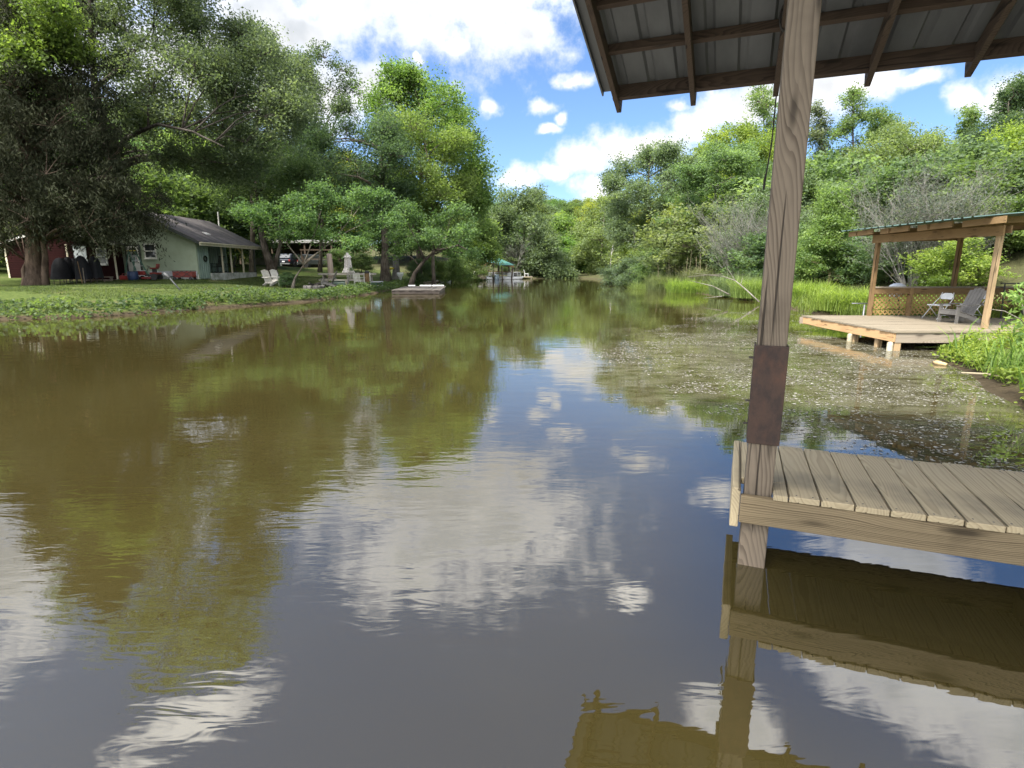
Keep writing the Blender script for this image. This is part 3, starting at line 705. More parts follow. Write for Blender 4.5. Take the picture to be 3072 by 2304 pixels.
# railing with lattice along the bank side
RY = YL - .10; RT = 1.10
MB().bb(P1[0] + .05, XR, RY - .07, RY + .06, RT - .03, RT + .008).build('top_rail', OLDX[0], dk, bevel=.003, label='grey weathered top rail')
MB().bb(P1[0] + .05, XR, RY - .05, RY - .012, RT - .17, RT - .032).build('rail_board', BRN[0], dk)
for xx in (P1[0] + .92, P2[0] + 1.55): MB().bb(xx, xx + .09, RY - .075, RY - .0, DZ + .0, RT - .03).build('rail_post', BRW, dk)
la = MB(); z0_, z1_ = DZ + .02, RT - .12; x0_, x1_ = P1[0] + .05, XR
hh = z1_ - z0_; st = .118
for sgn in (1, -1):
    s0 = x0_ - hh
    while s0 < x1_:
        a, b = (s0, z0_), (s0 + hh, z1_)
        ta = max(0, (x0_ - a[0]) / hh); tb_ = min(1, (x1_ - a[0]) / hh)
        if tb_ - ta > .05:
            pa = [a[0] + hh * ta, z0_ + hh * ta]; pb = [a[0] + hh * tb_, z0_ + hh * tb_]
            if sgn < 0: pa[0] = x0_ + x1_ - pa[0]; pb[0] = x0_ + x1_ - pb[0]
            yq = RY + .012 + (.009 if sgn > 0 else 0)
            la.bar((pa[0], yq, pa[1]), (pb[0], yq, pb[1]), .008, .036, (-(pb[1] - pa[1]), 0, pb[0] - pa[0]))
        s0 += st
la.build('lattice_panel', wood('lattice_wood', (.38, .26, .10), (.23, .15, .055), 0, knots=False), dk)
l2 = MB(); 
for k in range(14): l2.bar((1.6 + k * .16, YL - .3, DZ - .21), (1.6 + k * .16 + .45, YL - .3, -.25), .01, .03); l2.bar((1.6 + k * .16 + .45, YL - .31, DZ - .21), (1.6 + k * .16, YL - .31, -.25), .01, .03)
l2.build('skirt_lattice', BRN[0], dk)

# chairs on the deck
def adirondack(name, label, loc, rz, mt_, group=None, sc=1.0):
    """local frame: sitter looks along -x"""
    c = thing(name, label, 'chair', loc, rz, group); c.scale = (sc, sc, sc)
    W2 = .30
    for s in (-1, 1):
        MB().bar((-.38, s * W2, .0), (-.38, s * W2, .54), .10, .035, (0, 1, 0)).build('front_leg', mt_, c)
        MB().bar((-.40, s * (W2 - .03), .33), (.48, s * (W2 - .03), .06), .03, .13).build('side_rail', mt_, c)
        MB().bar((-.46, s * (W2 + .03), .555), (.32, s * (W2 + .03), .575), .13, .022).build('armrest', mt_, c)
    MB().bar((-.39, -W2, .33), (-.39, W2, .33), .03, .14).build('front_apron', mt_, c)
    st_ = MB()
    for k in range(6): f = k / 5; st_.bar((-.37 + .62 * f, -W2 - .01, .40 - .19 * f), (-.37 + .62 * f, W2 + .01, .40 - .19 * f), .10, .02, (.3, 0, 1))
    st_.build('seat', mt_, c)
    bk = MB(); 
    for k in range(5):
        y = (k - 2) * .108; tp = (1.00, 1.05, 1.07, 1.05, 1.0)[k]
        bk.bar((.20, y, .20), (.20 + .62 * (tp - .2) * .72, y * 1.06, tp), .10, .02, (-.8, 0, .6))
    bk.bar((.50, -.27, .58), (.50, .27, .58), .03, .07)
    bk.build('backrest', mt_, c)
    return c
GREYP = wood('grey_chair_wood', (.25, .235, .215), (.135, .125, .115), 0, ring=18, knots=False)
WPAINT = plain('chalky_white_paint', (.62, .60, .56), (.42, .39, .34), 14, .7)
adirondack('adirondack_chair', 'weathered grey slatted lounge chair with sloping back on the covered deck', (BX + P3[0] + .46, BY + 1.75, DZ + .002), R(8), GREYP, None, .70)
WPLAST = plain('white_plastic', (.75, .76, .76), (.6, .61, .61), 9, .45)
WTUBE = plain('white_tube', (.68, .68, .66), (.5, .5, .48), 9, .35, .1)
def folding_chair(label, loc, rz, group):
    c = thing('folding_chair', label, 'chair', loc, rz, group); c.scale = (.74, .78, .72)
    st_ = MB(); st_.bb(-.21, .20, -.22, .22, .43, .465); st_.build('seat', WPLAST, c, bevel=.012)
    b = MB()
    ol = [(-.17, 0), (-.185, .07), (-.17, .16), (-.10, .21), (.10, .21), (.17, .16), (.185, .07), (.17, 0)]
    M_ = Matrix.Rotation(R(-17), 4, 'Y')
    vs = [(.19 + dx, y, .64 + z) for dx in (0, .025) for y, z in ol]
    vs = [tuple(Vector((.19, 0, .46)) + (Matrix.Rotation(R(16), 3, 'Y') @ (Vector(v_) - Vector((.19, 0, .46))))) for v_ in vs]
    n = len(ol); b.add(vs, [tuple(range(n)), tuple(range(n, 2 * n))[::-1]] + [(i, (i + 1) % n, n + (i + 1) % n, n + i) for i in range(n)])
    b.build('backrest', WPLAST, c, bevel=.006)
    for s in (-1, 1):
        f = MB(); f.tube([(-.32, s * .235, 0), (.12, s * .235, .52), (.26, s * .215, .66), (.30, s * .17, .85)], .012, 7); f.build('frame', WTUBE, c, smooth=True)
        f = MB(); f.tube([(.30, s * .205, 0), (-.16, s * .205, .44)], .012, 7); f.build('rear_leg', WTUBE, c, smooth=True)
    f = MB(); f.tube([(.22, -.20, .10), (.22, .20, .10)], .009, 6); f.build('crossbar', WTUBE, c)
    return c
q1 = atz(2795, 951, DZ); q2 = atz(2870, 949, DZ)
folding_chair('white folding chair at the lattice rail, farther left of the pair', (BX + P1[0] + 1.10, BY + YL - .95, DZ + .002), R(14), 'white folding chairs on the covered deck')
folding_chair('white folding chair half hidden behind the grey slatted lounge chair', (BX + P1[0] + 2.0, BY + YL - .80, DZ + .002), R(10), 'white folding chairs on the covered deck')
# round white disc behind the rail
wd_ = thing('kettle_lid', 'round white metal lid showing above the lattice rail of the deck', 'lid', (atY(2708, 860, 14.7).x, 14.9, gz(10.3, 14.9)))
zc = atY(2708, 869, 14.9).z - gz(10.3, 14.9)
MB().lathe([(.215, -.03), (.22, .0), (.205, .07), (.16, .125), (.09, .16), (.02, .172)], 24, (0, 0, zc)).build('dome', WPLAST, wd_, smooth=True)
bw = MB(); bw.lathe([(.03, -.22), (.14, -.19), (.20, -.10), (.215, -.032)], 20, (0, 0, zc)); bw.build('bowl', WPLAST, wd_, smooth=True)
for k in range(3):
    a = k * 2.094 + .5; MB().tube([(math.cos(a) * .28, math.sin(a) * .28, 0), (math.cos(a) * .12, math.sin(a) * .12, zc - .18)], .014, 6).build('leg', STEEL, wd_)
# pipe stand beside the deck
GALVP = plain('galvanised_pipe', (.16, .165, .17), (.11, .115, .12), 20, .45, .5)
pb = atY(2590, 946, BY + YL + .25); zt2 = atY(2590, 914, BY + YL + .25).z
ps = thing('pipe_stand', 'grey galvanised pipe stand with crossbar beside the covered deck', 'stand', (pb.x, pb.y, gz(pb.x, pb.y)))
h_ = zt2 - gz(pb.x, pb.y)
MB().tube([(0, 0, -.4), (0, 0, h_)], .024, 10).build('pole', GALVP, ps, smooth=True); MB().tube([(-.34, 0, h_ + .03), (.16, .03, h_ + .03)], .014, 8).build('crossbar', GALVP, ps, smooth=True)
# black metal bench frame at the right end of the deck
BLK = plain('black_metal', (.018, .018, .02), (.03, .028, .026), 12, .5)
mb_ = thing('metal_bench', 'black metal bench with pale top bar at the right end of the deck', 'bench', (BX + P2[0] + 1.15, BY + YL - 1.1, DZ + .002))
s_ = MB()
for k in range(4): s_.tube([(-.55, -.3 + .12 * k, .42), (.8, -.3 + .12 * k, .42)], .014, 6)
s_.build('seat', BLK, mb_)
s_ = MB(); s_.tube([(-.55, .26, .62), (.8, .26, .62)], .012, 6); s_.build('backrest', BLK, mb_)
s_ = MB(); s_.tube([(-.6, .27, .82), (.85, .27, .82)], .016, 6); s_.build('top_bar', GALVP, mb_)
for xx in (-.5, .75):
    MB().tube([(xx, -.32, 0), (xx, -.3, .42)], .016, 6).build('leg', BLK, mb_); MB().tube([(xx, .22, 0), (xx, .27, .83)], .016, 6).build('leg', BLK, mb_)

# ------------------------------------------------------------------ green cottage with porch
SIDING = plain('green_stucco', (.30, .35, .255), (.26, .305, .215), 3, .85, bumpd=.004)
BATTEN = plain('green_batten', (.23, .30, .255), (.17, .225, .19), 8, .8, stretch=(1, 1, .2))
m, t, p, _ = newmat('roof_shingle'); SHING = m
bk = N(t, 'ShaderNodeTexBrick', i_Scale=1.0); bk.inputs['Color1'].default_value = (.062, .054, .054, 1); bk.inputs['Color2'].default_value = (.10, .088, .086, 1); bk.inputs['Mortar'].default_value = (.03, .027, .027, 1)
bk.inputs['Brick Width'].default_value = .32; bk.inputs['Row Height'].default_value = .14; bk.inputs['Mortar Size'].default_value = .008
L(t, coords(t, (1, 1, 1), (0, 0, R(90))), bk.inputs['Vector'])
nn = noise(t, coords(t, (.5, 1.4, 1)), 1.1, 6, .65); L(t, mixc(t, math_n(t, 'MULTIPLY', maprange(t, nn, .42, .66), .6), bk.outputs['Color'], (.17, .15, .14)), p.inputs['Base Color']); p.inputs['Roughness'].default_value = .9
TRIM = plain('cream_trim', (.60, .55, .42), (.45, .40, .28), 7, .7)
WHITE = plain('white_trim', (.70, .69, .65), (.54, .52, .47), 7, .6)
CONC = plain('whitewashed_block', (.50, .50, .47), (.20, .21, .17), 2.6, .9, bumpd=.01)
DKGRN = plain('dark_fascia', (.055, .062, .058), (.035, .04, .037), 6, .7)
RED = plain('red_clapboard', (.021, .0055, .0052), (.013, .0036, .0035), 4, .9, stretch=(.3, 1, 1), spec=.08)
m, t, p, _ = newmat('dark_glass'); GLASS = m
p.inputs['Base Color'].default_value = (.03, .033, .035, 1); p.inputs['Roughness'].default_value = .06; p.inputs['Specular IOR Level'].default_value = .8
DARKW = plain('dark_interior', (.03, .026, .022), (.02, .017, .015), 5, .9)

cc = dY(430, 600.5, 37); HX, HY, HZ = cc.x, 37.0, cc.z
ct = thing('cottage', 'pale green cottage with brown shingle roof and open porch on the left bank', 'house', (HX, HY, HZ))
WL, LEN, HW_ = 7.0, 8.3, 2.42                      # gable width, length, wall height (local: x to the left is negative, y away)
WLa = MB(); pk = 1.72
WLa.prism([(-WL, -.1), (0, -.1), (0, HW_), (-WL / 2, HW_ + pk), (-WL, HW_)], 1, 0, .14)
WLa.build('gable_wall', SIDING, ct); WLa = MB(); WLa.prism([(-WL, -.1), (-2.2, -.1), (-2.2, HW_ + .7), (-WL / 2, HW_ + pk - .03), (-WL, HW_)], 1, LEN - .14, LEN)
WLa.build('gable_wall', SIDING, ct)
MB().bb(-WL, -WL + .14, .14, LEN - .14, -.1, HW_).build('side_wall', SIDING, ct)
MB().bb(-2.24, -2.12, 1.45, LEN - .14, .2, HW_ + .6).build('porch_wall', BATTEN, ct)
w_ = MB(); w_.bb(-.14, -.02, .14, 1.5, -.05, HW_ + .06)
for k in range(6): w_.bb(-.022, .012, .2 + k * .24, .24 + k * .24, -.05, HW_ + .05)
w_.build('batten_wall', BATTEN, ct)
wb = MB()
for k in range(24): wb.bb(-2.122, -2.09, 1.6 + k * .27, 1.64 + k * .27, .22, HW_ + .3)
wb.build('batten', BATTEN, [c for c in KIDS[ct.name] if c.name.startswith('porch_wall')][0])
MB().bb(-2.12, .05, 1.5, LEN + .05, -.3, .30).build('porch_floor', CONC, ct, bevel=.01)
MB().bb(-WL, -.0, -.035, -.003, -.3, .22).build('foundation', WHITE, ct)
k_ = pk / (WL / 2)
def slab(x0, z0, x1, z1, y0, y1, th): return [(x0, y0, z0), (x1, y0, z1), (x1, y1, z1), (x0, y1, z0), (x0, y0, z0 + th), (x1, y0, z1 + th), (x1, y1, z1 + th), (x0, y1, z0 + th)]
rf = MB(); FS = [(0, 3, 2, 1), (4, 5, 6, 7), (0, 1, 5, 4), (1, 2, 6, 5), (2, 3, 7, 6), (3, 0, 4, 7)]
rf.add(slab(-WL / 2 + .01, HW_ + pk + .06, .45, HW_ - .45 * k_ + .06, -.38, LEN + .4, .07), FS)
rf.add(slab(-WL / 2 - .01, HW_ + pk + .06, -WL - .4, HW_ - .4 * k_ + .06, -.38, LEN + .4, .07), FS)
roof = rf.build('roof', SHING, ct)
fa = MB()
for sx_ in (.45, -WL - .45): fa.bar((-WL / 2, -.395, HW_ + pk + .02), (sx_, -.395, HW_ - .45 * k_ + .02), .025, .17, (0, 0, 1)); fa.bar((-WL / 2, LEN + .415, HW_ + pk + .02), (sx_, LEN + .415, HW_ - .45 * k_ + .02), .025, .17, (0, 0, 1))
fa.build('rake_board', DKGRN, roof)
MB().bb(.455, .485, -.36, LEN + .4, HW_ - .45 * k_ - .14, HW_ - .45 * k_ + .07).build('eave_board', TRIM, roof)
MB().bb(.487, .58, -.3, LEN + .38, HW_ - .45 * k_ - .0, HW_ - .45 * k_ + .085).build('gutter', TRIM, roof, bevel=.02)
MB().box((-.85, 3.1, HW_ + .85 * k_ + .16), (.36, .5, .05), rot=Matrix.Rotation(math.atan(k_), 3, 'Y')).build('skylight', WHITE, roof)
MB().tube([(-1.9, 2.6, HW_ + 1.9 * k_), (-1.9, 2.6, HW_ + 1.9 * k_ + .32)], .05, 8).build('vent_pipe', DKGRN, roof)
for i, px in enumerate((484, 503, 528)):
    y = HX * 1225.0 / (px - 1106) * 1.0; y = abs(HX) * 1222.0 / (1106 - px) - HY
    MB().bb(-.06, .03, y, y + .09, .30, HW_ - .1).build('porch_post', TRIM, ct)
MB().bb(-.06, .03, LEN - .1, LEN - .02, .30, HW_ - .1).build('porch_post', DKGRN, ct, label='dark porch post at the far corner')
MB().bb(-.08, .05, 1.5, LEN, HW_ - .10, HW_ + .02).build('porch_beam', TRIM, ct)
def window(parent, x0, x1, z0, z1, y, fr=.075, mat=None, sashes=2):
    f = MB(); f.bb(x0, x1, y - .05, y - .003, z0, z0 + fr); f.bb(x0, x1, y - .05, y - .003, z1 - fr, z1)
    f.bb(x0, x0 + fr, y - .048, y - .003, z0 + fr, z1 - fr); f.bb(x1 - fr, x1, y - .048, y - .003, z0 + fr, z1 - fr)
    f.bb(x0 + fr, x1 - fr, y - .044, y - .003, (z0 + z1) / 2 - .03, (z0 + z1) / 2 + .03)
    fo = f.build('window', mat or WHITE, parent)
    MB().bb(x0 + fr, x1 - fr, y - .028, y - .003, z0 + fr, (z0 + z1) / 2 - .03).build('pane', GLASS, fo)
    MB().bb(x0 + fr, x1 - fr, y - .028, y - .003, (z0 + z1) / 2 + .03, z1 - fr).build('pane', GLASS, fo)
    MB().bb(x0 - .04, x1 + .04, y - .09, y - .052, z0 - .05, z0).build('sill', mat or WHITE, fo)
def hx(srcx): return (atY(srcx, 780, HY).x - HX)
def hz(srcy, srcx=450): return atY(srcx, srcy, HY).z - HZ
window(ct, hx(330 + 655 / 6.144), hx(330 + 875 / 6.144), hz(620 + 955 / 6.144), hz(620 + 680 / 6.144), 0)
# back door with nine panes and its dark frame
x0, x1 = hx(330 + 335 / 6.144), hx(330 + 555 / 6.144)
dr = MB(); dr.bb(x0, x1, -.05, -.003, .02, 2.02); do = dr.build('door', WHITE, ct)
fr = MB(); fr.bb(x0 - .10, x0 - .002, -.06, -.003, 0, 2.12); fr.bb(x1 + .002, x1 + .10, -.06, -.003, 0, 2.12); fr.bb(x0 - .002, x1 + .002, -.06, -.003, 2.025, 2.12); fr.build('door_frame', DKGRN, ct)
pn = MB(); ww = (x1 - x0 - .26) / 3
for a in range(3):
    for b in range(3): pn.bb(x0 + .13 + a * ww + .012, x0 + .13 + (a + 1) * ww - .012, -.062, -.052, 1.0 + b * .30 + .012, 1.0 + (b + 1) * .30 - .012)
pn.build('pane', GLASS, do)
MB().lathe([(.012, 0), (.03, .02), (.03, .05), (.01, .07)], 10, (x1 - .08, -.05, .98), Matrix.Rotation(R(90), 3, 'X')).build('handle', STEEL, do)
mt = MB(); mx_ = hx(330 + 180 / 6.144); mt.bb(mx_ - .12, mx_ + .12, -.14, -.004, 1.05, 1.36); mt.lathe([(.09, 0), (.09, .08), (.05, .11)], 12, (mx_, -.14, 1.22), Matrix.Rotation(R(90), 3, 'X')); mt.tube([(mx_, -.05, 1.05), (mx_, -.05, .05)], .03, 8)
mt.build('electric_meter', GALVP, ct)

# plank lying along the gable wall
pl = MB(); GREYPL = plain('grey_panel', (.36, .37, .38), (.26, .27, .28), 5, .6)
tag(MB().box((HX + hx(520), HY - .16, HZ + .27), (3.1, .03, .34), rot=Matrix.Rotation(R(-14), 3, 'X')).build('leaning_panel', GREYPL), 'long grey panel leaning low along the green gable wall', 'panel')
# wreath and pots on the porch
wr = MB(); 
for k in range(14): a = k * math.pi / 7; wr.lathe([(.02, -.05), (.07, 0), (.02, .05)], 6, (HX + .05, HY + .95 + .16 * math.cos(a), HZ + 1.25 + .16 * math.sin(a)))
tag(wr.build('wreath', plain('dark_wreath', (.02, .03, .016), (.012, .018, .01), 30, .9)), 'small dark wreath hung on the green batten wall beside the porch', 'wreath')
def rocker(label, loc, rz):
    c = thing('rocking_chair', label, 'chair', loc, rz, 'dark rocking chairs on the cottage porch')
    s_ = MB(); s_.bb(-.26, .26, -.27, .25, .40, .44); s_.build('seat', BLK, c)
    b = MB()
    for k in range(7): b.bar((-.25 + k * .083, .22, .44), (-.27 + k * .09, .42, 1.15), .05, .015, (0, 1, 0))
    b.bar((-.31, .42, 1.14), (.31, .42, 1.14), .03, .1); b.build('backrest', BLK, c)
    for sx_ in (-1, 1):
        MB().tube([(sx_ * .27, -.5, .10), (sx_ * .27, -.1, .015), (sx_ * .27, .3, .03), (sx_ * .27, .55, .14)], .02, 6).build('rocker', BLK, c)
        MB().bar((sx_ * .27, -.25, .03), (sx_ * .27, -.25, .64), .035, .035).build('leg', BLK, c); MB().bar((sx_ * .27, .25, .04), (sx_ * .27, .25, .62), .035, .035).build('leg', BLK, c)
        MB().bar((sx_ * .28, -.33, .65), (sx_ * .28, .34, .65), .08, .022).build('armrest', BLK, c)
rocker('dark rocking chair on the porch, nearer of the two', (HX - .75, HY + 3.9, HZ + .302), R(-100))
rocker('dark rocking chair on the porch, farther of the two', (HX - .75, HY + 5.8, HZ + .302), R(-80))
YEL = plain('yellow_cloth', (.62, .52, .20), (.5, .4, .15), 20, .8)
yh = MB(); q_ = Vector((HX - .35, HY + 6.6, HZ)); yh.bar(q_ + Vector((-.1, -.2, 2.25)), q_ + Vector((.2, .35, 1.35)), .05, .10); yh.bar(q_ + Vector((-.1, -.2, 2.25)), q_ + Vector((-.28, -.1, 1.9)), .04, .07)
tag(yh.build('hanging_strap', YEL), 'yellow strap hanging under the porch roof above the rocking chairs', 'strap')

# red cabin
rc = dY(255, 603.5, 36.25); RX, RYc, RZ = rc.x, 36.25, rc.z
cb = thing('red_cabin', 'dark red clapboard cabin with white door behind the big cedar', 'cabin', (RX, RYc, RZ))
CW = RX - dY(22, 601, 36.25).x; CH = 2.22
w_ = MB(); w_.prism([(-CW, 0), (0, 0), (0, CH), (-CW / 2, CH + .95), (-CW, CH)], 1, 0, .742); w_.build('wall', RED, cb)
cl = MB()
for k in range(15):
    z = .05 + k * .145; cl.add([(-CW + .06, -.004, z), (-.06, -.004, z), (-.06, -.022, z), (-CW + .06, -.022, z), (-CW + .06, -.004, z + .14), (-.06, -.004, z + .14)], [(0, 1, 2, 3), (3, 2, 5, 4), (0, 3, 4), (1, 5, 2)])
cl.build('clapboard', RED, cb)
rf = MB(); kk = .95 / (CW / 2)
rf.add(slab(-CW / 2 + .01, CH + .97, .28, CH - .28 * kk + .02, -.3, .746, .06), FS); rf.add(slab(-CW / 2 - .01, CH + .97, -CW - .28, CH - .28 * kk + .02, -.3, .746, .06), FS); cr = rf.build('roof', SHING, cb)
fa = MB(); fa.bar((-CW / 2, -.31, CH + .95), (.30, -.31, CH - .28 * kk + .01), .02, .13); fa.bar((-CW / 2, -.31, CH + .95), (-CW - .30, -.31, CH - .28 * kk + .01), .02, .13); fa.build('rake_board', WHITE, cr)
for xx in (-.05, -CW - .04, atY(203, 780, RYc).x - RX):
    MB().bb(xx - .01, xx + .10, -.035, -.003 if xx > -.2 else -.003, .02, CH - .03).build('corner_board', TRIM, cb)
dx0, dx1 = atY(226, 780, RYc).x - RX, atY(264, 780, RYc).x - RX
d_ = MB().bb(dx0, dx1, -.06, -.004, .15, 2.08).build('door', plain('white_door', (.66, .70, .72), (.56, .60, .62), 6, .5), cb)
MB().bb(dx0 - .06, dx1 + .06, -.10, -.02, 2.082, 2.2).build('door_head', DARKW, cb)
window(cb, atY(292.5, 780, RYc).x - RX, atY(324, 780, RYc).x - RX, atY(300, 794, RYc).z - RZ, atY(300, 744, RYc).z - RZ, -.02)
# wooden step below the cabin window side
stp = thing('garden_step', 'low weathered wooden step frame on the grass by the red cabin', 'step', (atY(300, 845, 33.6).x, 33.6, gz(atY(300, 845, 33.6).x, 33.6)))
MB().bb(-.6, .7, -.2, .2, .22, .27).build('tread', OLDX[0], stp); MB().bb(-.6, .9, -.5, -.22, .05, .1).build('tread', OLDX[0], stp)
for xx in (-.55, .6): MB().bb(xx, xx + .06, -.5, .2, -.05, .05).build('stringer', OLDX[1], stp); MB().bb(xx, xx + .06, .0, .19, .052, .218).build('riser', OLDX[1], stp)

# covered grills and other dark shapes in front of the cabin
COVER = plain('black_cover', (.007, .007, .010), (.013, .013, .017), 5, .75, bumpd=.03)
def draped(label, px, Y, w, h, seed, legs=True, top=.7):
    b = at(px, Y); c = thing('draped_cover', label, 'cover', (b.x, b.y, b.z), 0, 'black covers draped over yard furniture')
    g_ = random.Random(seed); m_ = MB(); n = 18; prof = []
    for z, r in ((.28 if legs else .02, 1.0), (h * .45, .90), (h * .70, .80), (h * .86, top * .86), (h * .96, top * .52), (h, .10)): prof.append((r, z))
    vs = []
    for i, (r, z) in enumerate(prof):
        for k in range(n):
            a = 2 * math.pi * k / n; f = 1 + (.13 * math.sin(a * 5 + seed) + .08 * g_.uniform(-1, 1)) * (1 - i / 6)
            ca, sa = math.cos(a), math.sin(a); q = (abs(ca) ** 3 + abs(sa) ** 3) ** (-1 / 3)
            vs.append((ca * q * w / 2 * r * f, sa * q * .34 * r * f, z - (.05 * g_.random() if i == 0 else 0)))
    m_.add(vs, [(i * n + k, i * n + (k + 1) % n, (i + 1) * n + (k + 1) % n, (i + 1) * n + k) for i in range(5) for k in range(n)] + [tuple(5 * n + k for k in range(n))])
    m_.build('cloth', COVER, c, smooth=True)
    if legs:
        for sx_ in (-1, 1):
            for sy in (-1, 1): MB().tube([(sx_ * w * .36, sy * .22, 0), (sx_ * w * .34, sy * .2, .45)], .02, 6).build('leg', STEEL, c)
draped('broad black cover nearest the big cedar trunk', 132, 32.4, 1.0, 1.48, 1)
draped('black cover standing left of the cabin door, before the white trim board', 149, 33.0, .66, 1.48, 2)
draped('black cover in the gap before the cabin door, second from the right', 162, 33.2, .62, 1.38, 3)
draped('tallest black cover, right in front of the white cabin door', 177, 32.2, .72, 1.56, 4, top=.75)
draped('round black cover at the right of the row, before the red wall', 205, 32.8, .56, 1.48, 5, top=.9)
pole_ = at(183, 31.7); tag(MB().tube([(pole_.x - .25, pole_.y, pole_.z - .05), (pole_.x - .42, pole_.y + .1, pole_.z + 1.25)], .02, 6).build('wooden_pole', BRN[2]), 'thin brown pole leaning against the black covers', 'pole')
pole_ = at(176, 31.7); tag(MB().tube([(pole_.x + .05, pole_.y, pole_.z - .05), (pole_.x + .0, pole_.y + .1, pole_.z + .9)], .018, 6).build('wooden_pole', OLDX[2]), 'short grey pole standing before the tallest black cover', 'pole')

# step ladder, mower, wagon and pole by the cottage door
lb = at(306, 34.8); GRNL = plain('green_fibreglass', (.05, .13, .09), (.035, .09, .065), 9, .5); ALU = plain('aluminium', (.55, .56, .57), (.40, .41, .42), 12, .4, .4)
ld = thing('step_ladder', 'green step ladder with yellow top cap beside the cottage door', 'ladder', (lb.x - .25, lb.y, lb.z), R(20))
for s in (-1, 1):
    MB().bar((s * .30 + .35, -.1, 0), (s * .17 - .18, 0, 1.75), .03, .08, (1, 0, 0)).build('rail', GRNL, ld); MB().bar((s * .26 - .55, .1, 0), (s * .15 - .22, .02, 1.72), .03, .06, (1, 0, 0)).build('rear_leg', GRNL, ld)
for k in range(5): f = (k + 1) / 6; MB().bar((-.30 * (1 - f * .43) + .35 - .53 * f, -.1 + .1 * f, 1.75 * f), (.30 * (1 - f * .43) + .35 - .53 * f, -.1 + .1 * f, 1.75 * f), .10, .025).build('step', ALU, ld)
MB().bb(-.42, .04, -.12, .12, 1.752, 1.80).build('top_cap', plain('yellow_plastic', (.65, .50, .06), (.5, .38, .05), 12, .5), ld, bevel=.01)
REDP = plain('red_paint', (.24, .026, .02), (.16, .02, .016), 10, .35)
mb2 = at(322, 35.0); mw = thing('riding_mower', 'red riding mower with a high red seat parked by the cottage door', 'mower', (mb2.x, mb2.y, mb2.z), R(185))
mw.scale = (.8, .8, .85); MB().bb(.25, .95, -.24, .24, .36, .68).build('hood', REDP, mw, bevel=.07); MB().bb(-.65, .25, -.28, .28, .30, .42).build('chassis', BLK, mw, bevel=.02); MB().bb(-.75, -.15, -.36, .36, .42, .56).build('fender', REDP, mw, bevel=.06)
st_ = MB(); st_.bb(-.62, -.12, -.24, .24, .80, .90); st_.build('seat', REDP, mw, bevel=.05); sb = MB(); sb.box((-.66, 0, 1.03), (.10, .44, .30), rot=Matrix.Rotation(R(-12), 3, 'Y')); sb.build('seat_back', REDP, mw, bevel=.04); MB().bb(-.5, -.25, -.10, .10, .56, .80).build('seat_post', BLK, mw)
MB().tube([(.2, 0, .6), (.02, 0, .98)], .02, 6).build('steering_column', BLK, mw); MB().tube([Vector((.02, 0, .98)) + Vector((.10 * math.cos(a) * .8, .17 * math.sin(a), .10 * math.cos(a) * .6)) for a in [i * 2 * math.pi / 14 for i in range(15)]], .015, 6).build('steering_wheel', BLK, mw)
def wheel(parent, x, y, z, r, w, tm=None, rmm=None):
    M_ = Matrix.Rotation(R(90), 3, 'X')
    ty = MB().lathe([(r * .55, -w / 2), (r * .93, -w / 2), (r, -w * .3), (r, w * .3), (r * .93, w / 2), (r * .55, w / 2)], 20, (x, y, z), M_).build('wheel', tm or BLK, parent, smooth=False)
    MB().lathe([(r * .54, -w * .42), (r * .54, w * .42)], 16, (x, y, z), M_).build('rim', rmm or WHITE, ty)
for s in (-1, 1): wheel(mw, -.5, s * .38, .24, .24, .18); wheel(mw, .75, s * .33, .17, .17, .12)
MB().bb(-.25, .45, -.45, .45, .10, .24).build('mower_deck', REDP, mw, bevel=.04)
bb_ = at(285, 34.4); br = MB(); br.lathe([(.24, 0), (.29, .1), (.30, .3), (.28, .5), (.24, .56)], 16, (bb_.x, bb_.y, bb_.z)); tag(br.build('blue_barrel', plain('blue_plastic', (.02, .04, .10), (.015, .03, .07), 8, .45), smooth=True), 'squat dark blue barrel at the foot of the step ladder', 'barrel')
rb_ = at(268, 34.5); rcn = thing('gas_can', 'small red fuel can on the ground left of the step ladder', 'can', tuple(rb_)); MB().bb(-.28, .28, -.16, .16, 0, .3).build('body', REDP, rcn, bevel=.05); MB().tube([(.2, 0, .28), (.36, 0, .46)], .03, 7).build('spout', YEL, rcn); MB().tube([(-.2, 0, .28), (-.15, 0, .40), (.08, 0, .40), (.12, 0, .28)], .02, 6).build('handle', REDP, rcn)
wp = at(397, 35.4); wg = thing('folding_wagon', 'dark red folding wagon with crossed frame by the cottage corner', 'wagon', tuple(wp), R(2))
MB().bb(-.58, .58, -.25, .25, .18, .24).build('floor', REDP, wg); WREDC = plain('maroon_canvas', (.22, .05, .04), (.15, .035, .03), 9, .8)
b = MB(); b.bb(-.58, .58, -.262, -.252, .24, .54); b.bb(-.58, .58, .252, .262, .24, .54); b.build('side_panel', WREDC, wg); b = MB(); b.bb(-.592, -.582, -.25, .25, .24, .54); b.bb(.582, .592, -.25, .25, .24, .54); b.build('end_panel', WREDC, wg)
f = MB()
for y in (-.275, .275):
    for k in range(2): x0_ = -.58 + k * .58; f.bar((x0_, y, .2), (x0_ + .58, y, .56), .02, .03); f.bar((x0_, y, .56), (x0_ + .58, y, .2), .018, .03)
    f.bar((-.6, y, .57), (.6, y, .57), .02, .03)
f.build('cross_frame', BLK, wg)
for x in (-.48, .48):
    for y in (-.26, .26): wheel(wg, x, y, .10, .10, .06)
g0 = gp(547 / 1.3888, 872 / 1.3888); up_ = atY(497, 822, g0.y + .3)
mp_ = MB(); mp_.tube([g0 - Vector((0, 0, .1)), g0.lerp(up_, .75), up_], .032, 8); mp_.tube([up_ + Vector((-.06, 0, .03)), up_.lerp(g0, .25)], .05, 8)
